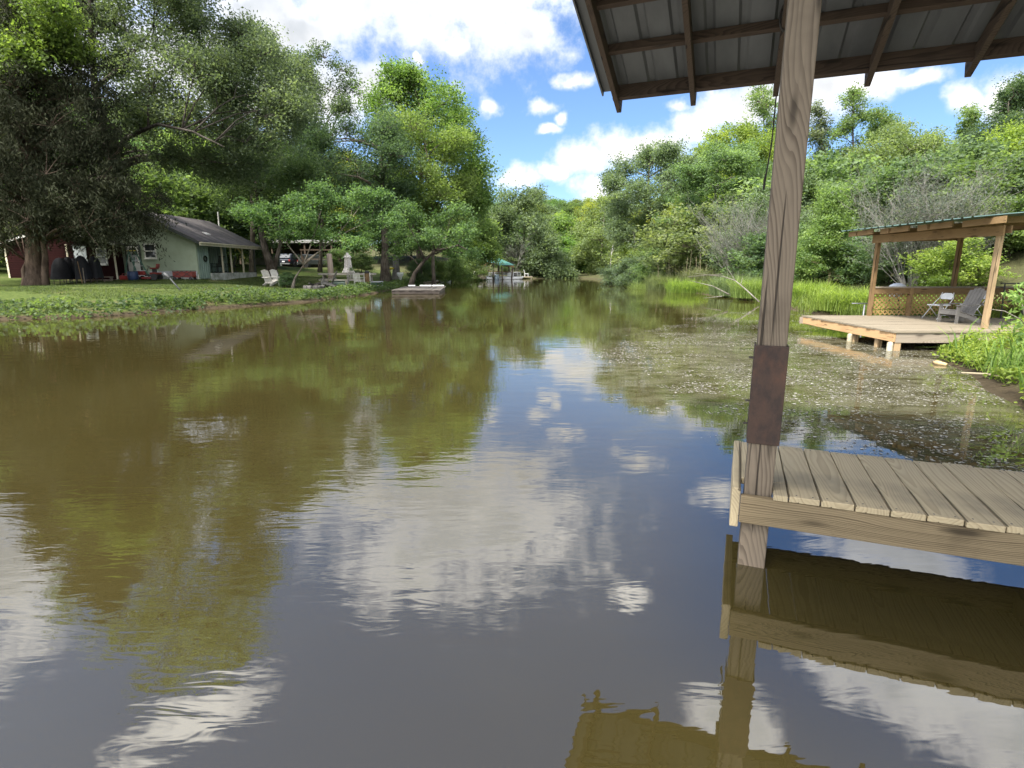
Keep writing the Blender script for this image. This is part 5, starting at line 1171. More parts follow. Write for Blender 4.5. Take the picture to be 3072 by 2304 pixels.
px_tree('dark slanting tree reaching over the water behind the plank raft', 882, 46.5, [(896, 590), (918, 562), (940, 542), (965, 510)], [(900, 478, 36, 11), (950, 468, 40, 12), (1002, 500, 36, 11), (902, 522, 30, 10), (962, 532, 40, 11), (1018, 542, 30, 10), (862, 502, 30, 10), (990, 452, 30, 11), (860, 545, 18, 8), (935, 500, 34, 10), (880, 448, 30, 10)],
        (.078, .130, .036), 29, name='feathery_tree', stems_px=[[(918, 562), (900, 520), (880, 480)], [(940, 542), (990, 530), (1020, 545)]], leaf=.17, per=44, ncl=16, crad=.46, flat=.5, fill=.6, den=1.25, shell=.0, tr=.22, bark=bark_mat('black_bark', (.025, .02, .017), (.09, .075, .06)), droop=.3, twig=.012)
px_tree('straight grey trunk with green crown behind the thick brown trunk', 856, 57, [(854, 480), (856, 380)], [(850, 450, 26), (872, 410, 30), (825, 470, 24), (880, 460, 24), (850, 380, 28)], G_MID, 30, leaf=.2, per=90, tr=.38, bark=bark_mat('grey_bark', (.11, .105, .10), (.24, .23, .215)))
px_tree('leafy green tree on the bank left of the green dock roof', 1030, 76, [(1030, 520), (1032, 440)], [(1030, 455, 24), (1050, 500, 28), (1018, 520, 24), (1045, 545, 24), (1000, 470, 22), (1015, 560, 20), (1060, 540, 14)], (.105, .155, .034), 31, leaf=.26, per=95, tr=.22)
px_tree('dull green willow-like tree hanging over the green dock roof', 1140, 93, [(1130, 540), (1135, 440)], [(1098, 448, 30), (1140, 430, 28), (1150, 480, 36), (1090, 500, 32), (1180, 525, 26), (1205, 562, 24), (1160, 565, 24), (1110, 545, 26), (1075, 470, 26), (1215, 585, 16), (1075, 545, 20), (1180, 580, 20)], (.098, .132, .050), 32, leaf=.30, per=120, crad=1.0, ncl=14, droop=.5, tr=.26)
px_tree('bright narrow tree in the gap at the far end of the pond', 1222, 126, [(1222, 560), (1222, 490)], [(1220, 485, 18), (1232, 525, 22), (1214, 560, 20), (1236, 570, 18), (1220, 520, 20)], (.120, .185, .036), 33, leaf=.42, per=95, crad=1.2)
px_tree('light olive tree at the far right shore next to the gap', 1300, 95, [(1298, 560), (1305, 470)], [(1290, 470, 24), (1322, 442, 26), (1300, 520, 32), (1340, 500, 34), (1262, 545, 18), (1350, 560, 30), (1290, 575, 16), (1270, 500, 18), (1320, 570, 20)], (.130, .168, .050), 34, leaf=.31, per=110, crad=1.0)
px_tree('broad grey-green tree at the right shore with its crown against the clouds', 1405, 62, [(1405, 500), (1400, 400), (1405, 330)], [(1350, 370, 30), (1400, 342, 30), (1442, 330, 26), (1380, 420, 42), (1440, 400, 40), (1340, 452, 26), (1410, 480, 42), (1482, 362, 32), (1462, 450, 38), (1370, 520, 36), (1328, 395, 15), (1440, 530, 34), (1345, 500, 24), (1480, 510, 32)], (.108, .145, .060), 35, leaf=.20, per=115, ncl=14, flat=.45, tr=.26)
px_tree('light layered tree on the right bank left of the square post', 1545, 52, [(1548, 500), (1545, 400), (1550, 320)], [(1480, 422, 36, 13), (1540, 392, 40, 15), (1602, 422, 40, 15), (1500, 470, 36, 13), (1562, 470, 40, 15), (1450, 492, 30, 12), (1522, 530, 36, 13), (1602, 502, 36, 13), (1640, 382, 36, 15), (1560, 342, 34, 14), (1472, 548, 26, 12), (1600, 350, 32, 14), (1500, 372, 30, 13), (1560, 560, 32, 12)], (.108, .165, .050), 36, leaf=.17, per=105, ncl=15, crad=.62, flat=.35, tr=.2, bark=BARK_PALE)
px_tree('yellow-green tree on the slope behind the light layered tree', 1610, 67, [(1610, 450), (1612, 320)], [(1558, 312, 28), (1602, 292, 32), (1650, 312, 34), (1620, 355, 40), (1690, 335, 34), (1535, 335, 24), (1580, 350, 34), (1690, 390, 34), (1660, 400, 36), (1720, 370, 30)], (.140, .190, .032), 37, leaf=.23, per=105, tr=.22)
def poplar(label, bpx, Y, top, seed, w=34, col=(.115, .165, .045)):
    g = random.Random(seed); lb = []
    for k in range(11): f = k / 10; y = top + 10 + f * 150; ww = w * (.35 + .65 * min(1, f * 1.6)); lb.append((bpx + g.uniform(-1, 1) * ww, y, w * .42 * g.uniform(.7, 1.2)))
    return px_tree(label, bpx, Y, [(bpx + 2, 420), (bpx, top + 70), (bpx + 1, top + 8)], lb, col, seed, name='poplar_tree', leaf=.23, per=42, ncl=10, crad=.6, fill=.4, tr=.2, twig=.03, den=1.1)
poplar('tall sparse poplar rising just left of the square post', 1650, 78, 192, 41, 48)
poplar('tall sparse poplar highest above the right wood, right of the square post', 1842, 72, 195, 42, 44)
poplar('thin half-bare poplar close against the right edge of the square post', 1775, 74, 225, 43, 30, (.11, .13, .06))
poplar('small sparse poplar between the tallest poplar and the blue gap', 1905, 70, 238, 44, 34)
poplar('sparse poplar left of the dark pine near the right picture edge', 2105, 66, 240, 45, 36)
poplar('open poplar rising above the dark pine at the right picture edge', 2195, 60, 175, 46, 40, (.10, .135, .045))
px_tree('wide olive-green tree filling the slope above the covered deck', 1950, 52, [(1950, 480), (1948, 330)], [(1850, 362, 38), (1900, 332, 38), (1960, 322, 40), (2022, 342, 40), (1880, 420, 46), (1960, 400, 52), (2040, 410, 42), (1822, 432, 36), (1920, 470, 40), (2000, 470, 38), (1800, 380, 34), (1780, 450, 34), (1930, 300, 26), (2000, 310, 26)], (.122, .160, .048), 47, leaf=.18, per=120, ncl=15, tr=.28, flat=.5)
px_tree('dark pine at the upper right edge of the wood', 2175, 58, [(2175, 420), (2178, 220)], [(2182, 232, 34), (2150, 290, 40), (2202, 285, 38), (2110, 322, 34), (2205, 200, 26), (2160, 340, 36)], (.060, .092, .034), 48, name='pine_tree', leaf=.19, per=105, flat=.4, tr=.24)
px_tree('vivid yellow-green tree at the right edge above the deck roof', 2150, 38, [(2150, 480), (2150, 360)], [(2100, 372, 34), (2160, 342, 38), (2202, 312, 32), (2080, 430, 34), (2150, 420, 40), (2202, 402, 38), (2120, 480, 36), (2192, 490, 38), (2240, 360, 50), (2240, 460, 50)], (.130, .185, .028), 49, leaf=.16, per=110, ncl=14, flat=.4, tr=.2)
px_tree('young cone-shaped tree with pale bare stem right of the square post', 1792, 27, [(1797, 560), (1800, 440)], [(1800, 425, 9), (1800, 452, 16), (1786, 482, 22), (1818, 486, 22), (1772, 520, 28), (1832, 520, 28), (1800, 515, 26), (1752, 560, 30), (1850, 560, 30), (1800, 555, 34), (1730, 595, 26), (1870, 595, 26)], (.120, .178, .042), 50, name='young_tree', leaf=.095, per=95, ncl=13, crad=.36, flat=.4, tr=.06, bark=plain('straw_bark', (.55, .45, .30), (.4, .3, .18), 9, .8), twig=.006)
px_tree('pale leafy tree mass left of the square post behind the dead shrub', 1660, 38, [(1660, 500), (1662, 430)], [(1640, 450, 32), (1690, 440, 36), (1720, 480, 34), (1650, 500, 34), (1700, 530, 34), (1740, 430, 30), (1720, 400, 30)], (.118, .160, .062), 51, leaf=.13, per=105, ncl=14, crad=.55, tr=.12)

# generic wood: a few kinds built once, then copied tree by tree
KINDS = []
for i, (c, fl, dr) in enumerate(((G_MID, .55, 0), (G_LITE, .5, 0), (G_OLIVE, .45, .3), (G_DARK, .5, 0), (G_YEL, .45, .2))):
    r_ = make_tree('forest_tree', 'green forest tree among the wood rising behind the cottage', 'tree', (-60 - i * 9, 125, gz(-60 - i * 9, 125)), 60 + i, [(0, 0, 0), (.2, 0, 5), (0, .1, 14.5)], dome_lobes(60 + i, 26, 4.6, 2.6, 15.3, 1.75), c, leaf=.27, per=120, crad=1.1, ncl=15, flat=fl * 1.3, droop=dr, tr=.24, group='forest trees behind the cottage')
    KINDS.append(r_)
SIL = np.array([(-400, -40), (-100, 20), (0, 60), (150, 140), (300, 230), (450, 265), (560, 290), (640, 300), (700, 330), (800, 330), (880, 380), (960, 440), (1040, 425), (1120, 408), (1200, 414), (1300, 428), (1345, 432), (1400, 402), (1480, 345), (1560, 310), (1640, 300), (1720, 315), (1800, 310), (1900, 305), (2000, 310), (2080, 318), (2212, 265), (2500, 240)], float)
g = random.Random(77)
BASEC = [G_MID, G_LITE, G_OLIVE, G_DARK, G_YEL]
def forest(px, Y, label, group, top=None, wf=1.0):
    q = at(px, Y); yt = (np.interp(px, SIL[:, 0], SIL[:, 1]) if top is None else top) + g.uniform(0, 26)
    h = max(4.0, dY(px, yt, Y).z - q.z); k = g.choice((0, 1, 1, 2, 2, 3, 4)) if top is None else g.choice((0, 1, 2, 4)); s = h / 16.2
    col = tuple(x * g.uniform(.85, 1.15) for x in BASEC[k])
    copy_thing(KINDS[k], tuple(q), g.uniform(0, 6.28), label, (s * wf * g.uniform(.9, 1.2), s * wf * g.uniform(.9, 1.2), s), col, group)
for px in range(-380, 1010, 58):
    forest(px + g.uniform(-20, 20), 100 + g.uniform(-6, 6), 'green forest tree among the wood rising behind the cottage', 'forest trees behind the cottage')
for px in range(-350, 800, 85):
    if 560 < px < 760: continue
    forest(px + g.uniform(-20, 20), 64 + g.uniform(-6, 6), 'green forest tree among the wood rising behind the cottage', 'forest trees behind the cottage', np.interp(px, SIL[:, 0], SIL[:, 1]) + 60, .95)
for row, Y in enumerate((150, 175, 205)):
    for px in range(985, 1400, 38):
        forest(px + g.uniform(-12, 12) + row * 14, Y + g.uniform(-6, 6), 'rounded green forest tree in the wood closing the far end of the pond', 'forest trees at the far end of the pond', np.interp(px, SIL[:, 0], SIL[:, 1]) + (34 if row == 0 else 12 if row == 1 else 0), 1.15)
for row, Y in enumerate((58, 74, 92)):
    for px in range(1400, 2500, 62 if row else 74):
        forest(px + g.uniform(-18, 18), Y + g.uniform(-5, 5), 'green forest tree in the wood climbing behind the right bank', 'forest trees behind the right bank', np.interp(px, SIL[:, 0], SIL[:, 1]) + (60 if row == 0 else 20), 1.1)

for x, y, h in ((25, 15, 10), (21, 9, 8), (32, 19, 12)):
    k = g.randrange(5); s = h / 16.2; copy_thing(KINDS[k], (x, y, gz(x, y)), g.uniform(0, 6.28), 'green forest tree in the wood climbing behind the right bank', (s * 1.2, s * 1.2, s), BASEC[k], 'forest trees behind the right bank')
for x, y, h in ((-50, 48, 17), (-58, 60, 19), (-48, 34, 15)):
    k = g.randrange(5); s = h / 16.2; copy_thing(KINDS[k], (x, y, gz(x, y)), g.uniform(0, 6.28), 'green forest tree among the wood rising behind the cottage', (s * 1.1, s * 1.1, s), BASEC[k], 'forest trees behind the cottage')

# shrubs: three kinds, copied along the banks
def shrub_kind(i, color, seed):
    lb = dome_lobes(seed, 11, 1.5, .5, 2.7, .75)
    return make_tree('shrub', 'x', 'shrub', (40 + i * 4, 150, gz(40 + i * 4, 150)), seed, [(0, 0, 0), (.1, 0, 1.0), (0, .1, 2.2)], lb, color, leaf=.115, per=100, crad=.42, ncl=13, flat=.5, tr=.05, twig=.01, stems=[[(.1, 0, 0), (.6, .1, 1.3)], [(-.1, 0, 0), (-.6, -.2, 1.2)], [(0, .1, 0), (.1, .7, 1.3)]])
SK = [shrub_kind(0, G_MID, 81), shrub_kind(1, G_OLIVE, 82), shrub_kind(2, G_YEL, 83)]
SLOTS = [  # px, Y, height px, colour, kind, label
    (1340, 56, 62, (.075, .105, .045), 0, 'dark low shrub overhanging the right waterline at the far end of its row'),
    (1375, 52, 74, (.082, .115, .048), 1, 'dull green shrub at the right waterline beside the far dark shrub'),
    (1415, 48, 60, (.10, .15, .045), 0, 'fresh green shrub before the tall dead reed stalks'),
    (1450, 50, 95, (.095, .135, .04), 1, 'tall olive shrub behind the first clump of dead reeds'),
    (1500, 47, 100, (.09, .14, .045), 0, 'bushy green shrub between the two clumps of dead reeds'),
    (1560, 42, 90, (.105, .14, .06), 1, 'grey-green shrub under the left dead bush'),
    (1610, 38, 105, (.11, .15, .06), 1, 'grey-green shrub right of the left dead bush'),
    (1665, 33, 110, (.085, .13, .045), 0, 'dark green shrub just left of the square post at the bank'),
    (1720, 33, 120, (.10, .15, .045), 0, 'green shrub partly hidden by the square post'),
    (1760, 30, 95, (.08, .125, .04), 0, 'dark shrub at the foot of the young cone-shaped tree'),
    (1835, 29, 110, (.09, .14, .045), 0, 'dense green shrub right of the young cone-shaped tree'),
    (1870, 26, 100, (.10, .155, .05), 0, 'green shrub behind the left roof post of the deck'),
    (1925, 24, 95, (.095, .14, .05), 1, 'olive shrub seen through the deck between the left posts'),
    (1985, 23, 115, (.10, .135, .06), 1, 'grey-green shrub behind the lattice rail under the dead bush'),
    (2055, 19.5, 118, (.125, .175, .03), 2, 'vivid yellow-green shrub behind the rear roof post of the deck'),
    (2110, 22, 130, (.10, .145, .04), 0, 'green shrub between the rear and front roof posts of the deck'),
    (2170, 21, 120, (.12, .17, .04), 2, 'fresh green shrub right of the front roof post'),
    (2230, 22, 200, (.09, .13, .04), 1, 'tall olive shrub at the right picture edge behind the deck'),
    (2140, 30, 200, (.105, .15, .04), 1, 'tall shrub above the lattice rail below the vivid yellow-green tree'),
    (2040, 34, 190, (.085, .125, .045), 1, 'dark shrub mass right of the silvery dead bush'),
    (1900, 36, 190, (.095, .14, .045), 0, 'tall green shrub left of the silvery dead bush'),
    (1750, 42, 210, (.11, .16, .05), 0, 'tall light shrub behind the square post'),
    (935, 62, 55, (.12, .16, .04), 2, 'yellowish shrub on the far lawn behind the slanting dark tree'),
    (975, 66, 60, (.11, .16, .04), 0, 'green shrub behind the upturned white boats'),
    (1010, 72, 62, (.13, .175, .05), 2, 'pale yellow-green shrub left of the green roofed dock'),
    (905, 58, 50, (.09, .13, .045), 1, 'dull shrub right of the white urn planter'),
    (1105, 92, 45, (.105, .145, .05), 0, 'green shrub on the bank behind the green roofed dock'),
    (1150, 94, 45, (.12, .16, .05), 2, 'yellow-green shrub behind the small low dock'),
    (1195, 96, 50, (.09, .125, .05), 1, 'dull shrub hanging over the water right of the small low dock'),
    (780, 66, 42, (.085, .12, .035), 0, 'dark shrub in the shade behind the folded umbrella'),
    (730, 68, 46, (.08, .115, .035), 1, 'shaded shrub behind the pale bare trunk'),
    (618, 37.2, 34, (.06, .10, .035), 0, 'small dark leafy bush at the foot of the small slanting tree'),
    (450, 60, 190, (.115, .165, .04), 0, 'tall light green bush above the ridge of the cottage'),
    (360, 52, 210, (.085, .125, .034), 2, 'bright sunlit bush behind the cottage beside the cedar'),
    (500, 58, 150, (.085, .12, .045), 1, 'dull tall bush behind the cottage roof near the white pole'),
    (-20, 44, 120, (.10, .13, .03), 2, 'yellowish bush at the left picture edge behind the red cabin'),
]
for n, (px, Y, hp, col, k, lab) in enumerate(SLOTS):
    q = at(px, Y); h = hp / 1225 * Y; s = h / 3.1; r0_ = SK[k]
    if not r0_.get('used'):
        r0_['used'] = 1; r0_.location = tuple(q); r0_['label'] = lab; r0_.scale = (s * 1.25, s * 1.25, s); r0_.rotation_euler = (0, 0, n)
        for c in KIDS[r0_.name]: c.color = (*col, 1)
        continue
    o = copy_thing(r0_, tuple(q), g.uniform(0, 6.28), lab, (s * g.uniform(1.1, 1.45), s * g.uniform(1.1, 1.45), s), col)
for r0_ in SK:
    if 'used' in r0_: del r0_['used']
for o in bpy.data.objects:
    if 'used' in o: del o['used']
# bushy understory so that no bare ground shows under the wood
for px, Y in [(p + g.uniform(-15, 15), Y + g.uniform(-3, 3)) for Y, rng_ in ((46, range(1480, 2420, 70)), (108, range(1225, 1320, 24)), (128, range(1150, 1320, 26)), (146, range(1140, 1340, 30)), (60, range(1420, 2420, 80)), (84, range(-300, 560, 75)), (118, range(1000, 1360, 45))) for p in rng_]:
    q = at(px, Y); s = g.uniform(1.1, 1.9) * (1.3 if Y > 70 else 1); k = g.randrange(3)
    lab, grp = (('leafy bush in the understory of the right wood', 'understory bushes of the right wood') if px > 1380 else ('leafy bush in the understory behind the cottage', 'understory bushes behind the cottage') if px < 900 else ('leafy bush in the understory at the far end of the pond', 'understory bushes at the far end'))
    copy_thing(SK[k], tuple(q), g.uniform(0, 6.28), lab, (s * 1.3, s * 1.3, s), tuple(x * g.uniform(.8, 1.1) for x in BASEC[g.choice((0, 1, 2))]), grp)

TWIG = plain('grey_twig', (.24, .225, .205), (.15, .14, .125), 3, .9)
# dead bushes: bare silver stems
def bare_bush(label, base, top, Rr, n, seed, r0=.017, up=1.0, name='dead_bush', leafy=1.6):
    H = dY(1106 + base.x / base.y * 1200, top, base.y).z - base.z; rt = thing(name, label, 'shrub', tuple(base)); g = random.Random(seed); m_ = MB(); tips = []
    def grow(p, d, ln, r, lev):
        pts = [p]; q = p.copy(); dd = d.copy(); ns = 4
        for k in range(ns):
            dd = (dd + Vector((g.uniform(-1, 1), g.uniform(-1, 1), g.uniform(-.5, .9))) * .22).normalized(); q = q + dd * (ln / ns); pts.append(q.copy())
            if lev < 2 and k:
                for _ in range(2 if lev == 0 else 2):
                    nd = (dd + Vector((g.uniform(-1, 1), g.uniform(-1, 1), g.uniform(-.4, .8))) * .9).normalized(); grow(q, nd, ln * g.uniform(.35, .55), r * .55, lev + 1)
        m_.tube(pts, [r * (1 - .8 * i / ns) for i in range(ns + 1)], 4 if lev else 5, cap=False)
        if lev: tips.extend(tuple(q_) for q_ in pts[2:])
    for i in range(n):
        a = g.uniform(0, 6.28); e = g.uniform(.15, 1.0); d = Vector((math.cos(a) * e * Rr, math.sin(a) * e * Rr, H * up * g.uniform(.5, .85))); ln = d.length * .85
        grow(Vector((math.cos(a) * .2, math.sin(a) * .2, -.1)), d.normalized(), ln, r0 * g.uniform(.7, 1.2), 0)
    m_.build('stems', TWIG, rt); rg = np.random.default_rng(seed)
    T = np.array(tips); T = T[rg.integers(0, len(T), int(len(T) * leafy))] + rg.normal(size=(int(len(T) * leafy), 3)) * .09
    V = leaf_quads(rg, T, .085 if base.y < 60 else .2, .5, .3); mesh_np('foliage', V, np.arange(len(V)).reshape(-1, 4), LEAF, rg.random(len(T)), rt, (.085, .10, .055)); return rt
q = at(1600, 35.5); bare_bush('grey dead bush leaning at the right shore left of the square post', q, 440, 3.0, 52, 91)
q = at(1978, 22.0); bare_bush('silvery dead bush in fine twigs above the deck railing', q, 372, 2.0, 60, 92, .012)
q = at(2040, 21.5); bare_bush('dark grey half-dead bush right of the silvery dead bush', q, 425, 1.5, 36, 93, .011)
q = at(1110, 90); bare_bush('small grey dead bush behind the green roofed dock', q, 505, 2.2, 14, 94, .04)
a = dz(1640, 652, .1); dl = thing('fallen_branch', 'bleached fallen branch slanting down to the water at the right shore', 'branch', tuple(a)); m_ = MB(); g2 = random.Random(5)
Lb = lambda px, py, dy=0: dY(px, py, a.y + dy) - a
for pts, r in (([(0, 0, 0), Lb(1612, 626, .8), Lb(1588, 606, 1.4), Lb(1562, 597, 2), Lb(1528, 594, 2.6), Lb(1485, 598, 3)], .032), ([Lb(1588, 606, 1.4), Lb(1578, 590, 1.6), Lb(1570, 578, 1.8)], .02), ([Lb(1600, 616, 1.1), Lb(1604, 600, 1.3)], .02), ([Lb(1562, 592, 2), Lb(1530, 594, 2.2), Lb(1500, 590, 2.6)], .018), ([Lb(1575, 636, .9), Lb(1540, 618, 1.8), Lb(1490, 606, 3)], .03), ([Lb(1560, 640, .6), Lb(1520, 644, .9)], .025)):
    m_.tube(pts, [r * (1 - .7 * i / (len(pts) - 1)) for i in range(len(pts))], 7)
m_.build('limb', bark_mat('weathered_branch', (.10, .088, .072), (.20, .185, .16), 6.0), dl, smooth=True)

for px, Y, y1, y0, lab in ((1591, 47, 545, 470, 'thin pale bare trunk in the right wood behind the left dead bush'), (1640, 46, 560, 455, 'slender pale trunk among the leaves just left of the square post'), (1375, 60, 575, 500, 'pale forked trunk showing at the right shore under the grey-green crown'), (1318, 90, 590, 530, 'whitish leaning trunk at the far right shore'), (1522, 54, 540, 440, 'grey trunk showing through the light layered tree'), (1750, 40, 560, 470, 'pale trunk right behind the square post'), (1868, 40, 560, 440, 'grey stem in the leaves left of the silvery dead bush')):
    q = at(px, Y); zt_ = dY(px, y0, Y).z; rt = thing('bare_trunk', lab, 'trunk', tuple(q)); h_ = zt_ - q.z; g2 = random.Random(px); sx_ = g2.uniform(-.5, .5)
    MB().tube([(0, 0, -.2), (.1 * sx_, 0, h_ * .35), (.5 * sx_, .1, h_ * .7), (1.0 * sx_, .1, h_)], [.10, .085, .065, .03], 7).build('stem', BARK_DEAD, rt, smooth=True)
    for k in range(4): f = .45 + .13 * k; a_ = g2.uniform(-1, 1); MB().tube([(.6 * sx_ * f, 0, h_ * f), (.6 * sx_ * f + a_ * .6, -.2, h_ * f + .35), (.6 * sx_ * f + a_ * 1.0, -.3, h_ * f + .9)], [.035, .025, .008], 5).build('limb', BARK_DEAD, rt)

# ------------------------------------------------------------------ grasses, weeds, reeds, floating petals
def blades(rng, P, h, w, bend=.5, jit=.4):
    n = len(P); a = rng.random(n) * 6.283; H = h * (1 + jit * (rng.random(n) * 2 - 1)); b = bend * (.3 + rng.random(n))
    dx = np.stack([np.cos(a), np.sin(a), 0 * a], 1); sx = np.stack([-np.sin(a), np.cos(a), 0 * a], 1) * (w * (.6 + .8 * rng.random(n)))[:, None]
    V = np.empty((n, 6, 3)); up = np.array([0, 0, 1.0]); H1 = H[:, None]; B1 = b[:, None]
    m1 = P + up * H1 * .55 + dx * H1 * B1 * .28; t1 = P + up * H1 * (1 - .35 * B1) + dx * H1 * B1 * .9
    V[:, 0] = P - sx; V[:, 1] = P + sx; V[:, 2] = m1 + sx * .8; V[:, 3] = m1 - sx * .8; V[:, 4] = t1 + sx * .12; V[:, 5] = t1 - sx * .12
    base = np.arange(n)[:, None] * 6; Q = np.concatenate([base + np.array([[0, 1, 2, 3]]), base + np.array([[3, 2, 4, 5]])], 0)
    return V.reshape(-1, 3), Q
def scatter(rng, x0, x1, y0, y1, n, lo_, hi_, cl=None, thr=.0):
    X = rng.uniform(x0, x1, n); Y = rng.uniform(y0, y1, n); d = sdist(X, Y); k = (d > lo_) & (d < hi_)
    X, Y = X[k], Y[k]
    if cl: k = vnoise(X, Y, cl, 7) > thr; X, Y = X[k], Y[k]
    return np.stack([X, Y, ground_h(X, Y) - .01], 1)
rng = np.random.default_rng(101)
# lawn
P = scatter(rng, -34, -2, 15, 50, 240000, .5, 15); P = P[(P[:, 0] > -31) & ((P[:, 1] < 36.0) | (P[:, 0] > HX + .6)) & (P[:, 0] < 1.6 - P[:, 1] * .06)]
P = P[vnoise(P[:, 0], P[:, 1], 2.6, 31) * .65 + vnoise(P[:, 0], P[:, 1], .8, 32) * .35 > .30]
V, Q = blades(rng, P, .085, .010, .6); tag(mesh_np('lawn_grass', V, Q, LEAF, np.tile(np.clip(vnoise(P[:, 0], P[:, 1], 1.6, 2) * .5 + .22 + rng.normal(size=len(P)) * .12, 0, 1), 2), None, (.070, .092, .024)), kind='stuff')
# weeds along the left waterline
P = scatter(rng, -34, 0, 12, 66, 170000, -.06, 1.5); P = P[P[:, 0] < .5]
hgt = .14 + .62 * vnoise(P[:, 0], P[:, 1], 1.1, 4) * np.clip(1.6 - sdist(P[:, 0], P[:, 1]), .1, 1)
P = P[rng.random(len(P)) < .25 + vnoise(P[:, 0], P[:, 1], 1.7, 9) * 1.0]; hgt = .14 + .62 * vnoise(P[:, 0], P[:, 1], 1.1, 4) * np.clip(1.6 - sdist(P[:, 0], P[:, 1]), .1, 1)
P = np.repeat(P, 3, 0); hgt = np.repeat(hgt, 3); P[:, 2] += hgt * rng.random(len(P)); P[:, :2] += rng.normal(size=(len(P), 2)) * .05
V = leaf_quads(rng, P, .125, .7, .6); tag(mesh_np('bank_weeds', V, np.arange(len(V)).reshape(-1, 4), LEAF, np.clip(vnoise(P[:, 0], P[:, 1], 1.0, 6) * .7 + .1 + rng.normal(size=len(P)) * .16, 0, 1), None, (.058, .088, .022)), kind='stuff')
# grass of the right bank
P = np.concatenate([scatter(rng, 2, 22, 14, 60, 170000, .0, 3.2), scatter(rng, 8, 14, 13.5, 20, 26000, .1, 6)])
tn = np.clip(vnoise(P[:, 0], P[:, 1], 1.8, 2) * .6 + .2 + rng.normal(size=len(P)) * .15, 0, 1)
V, Q = blades(rng, P, .34, .013, .7, .6); tag(mesh_np('bank_grass', V, Q, LEAF, np.tile(tn, 2), None, (.125, .165, .026)), kind='stuff')
def grass_clump(label, q, r, h, n, color, seed, bend=.7, w=.011):
    rg = np.random.default_rng(seed); rt = thing('grass_clump', label, 'grass', tuple(q)); a = rg.random(n) * 6.283; rr = r * rg.random(n) ** .5
    P = np.stack([rr * np.cos(a), rr * np.sin(a), -.05 + 0 * a], 1); V, Q = blades(rg, P, h, w, bend, .35)
    f = 1 + .5 * rr / r; V = V.reshape(-1, 6, 3); mesh_np('blades', V.reshape(-1, 3), Q, LEAF, np.tile(np.clip(rg.normal(size=n) * .2 + .5, 0, 1), 2), rt, color); return rt
for px, py, Y, r, h, col, lab in ((1400, 618, 44, 1.3, 1.3, (.125, .165, .04), 'tall green grass clump at the first reed stalks on the right shore'), (1440, 622, 42, 1.4, 1.35, (.12, .145, .045), 'brownish green grass clump between the two reed stands'), (1480, 630, 37, 1.1, 1.1, (.14, .20, .03), 'bright green low clump at the edge of the right shore'),
                                  (1530, 625, 39, 1.9, 1.3, (.12, .13, .05), 'wide olive grass mound beside the fallen branch'), (1590, 640, 31, 1.3, 1.15, (.115, .15, .05), 'rounded fine grass mound near the water left of the square post'), (1640, 650, 28, 1.2, .95, (.135, .185, .035), 'grass clump half hidden at the left side of the square post'),
                                  (1740, 660, 24, 1.1, .8, (.15, .21, .03), 'bright grass clump right of the square post at the water'), (1840, 670, 19, 1.1, .75, (.15, .205, .03), 'long grass clump left of the deck corner post')):
    q = at(px, Y); grass_clump(lab, q, r, h, 1500, col, int(px))
STRAW = plain('dead_reed', (.44, .37, .25), (.30, .25, .16), 14, .85)
for px, Y, n, h, lab in ((1472, 43, 26, 2.3, 'stand of pale dead reed stalks farther left on the right shore'), (1520, 40, 22, 2.4, 'stand of pale dead reed stalks nearer the fallen branch')):
    q = at(px, Y); rt = thing('dead_reeds', lab, 'reeds', tuple(q)); m_ = MB(); g2 = random.Random(int(px))
    for k in range(n):
        x, y = g2.gauss(0, .8), g2.uniform(-.7, .7); hh_ = h * g2.uniform(.6, 1.1); m_.tube([(x, y, -.1), (x + g2.uniform(-.05, .05), y, hh_ * .5), (x + g2.uniform(-.12, .12), y, hh_)], [.010, .008, .005], 5)
    m_.build('stalks', STRAW, rt)
# near right bank: leafy weeds and long arching grass
P = scatter(rng, 4.5, 12, 5.5, 10.4, 30000, .05, 5, .7, .25); P = P[(P[:, 0] > 6.4) | (P[:, 1] < 8.5)]
hh2 = .15 + .42 * vnoise(P[:, 0], P[:, 1], .8, 8) * np.clip(sdist(P[:, 0], P[:, 1]) * 1.6, .25, 1)
P = np.repeat(P, 3, 0); hh2 = np.repeat(hh2, 3); P[:, 2] += hh2 * rng.random(len(P)) ** .6; P[:, :2] += rng.normal(size=(len(P), 2)) * .04
V = leaf_quads(rng, P, .062, .5, .6); tag(mesh_np('bank_plants', V, np.arange(len(V)).reshape(-1, 4), LEAF, np.clip(vnoise(P[:, 0], P[:, 1], .5, 6) * .6 + .2 + rng.normal(size=len(P)) * .15, 0, 1), None, (.165, .215, .028)), kind='stuff')
P = scatter(rng, 4.5, 11, 4.0, 9.5, 5200, .05, 5, .9, .42)
V, Q = blades(rng, P, .62, .010, 1.1, .4); tag(mesh_np('long_grass', V, Q, LEAF, np.tile(rng.random(len(P)), 2), None, (.125, .195, .032)), kind='stuff')
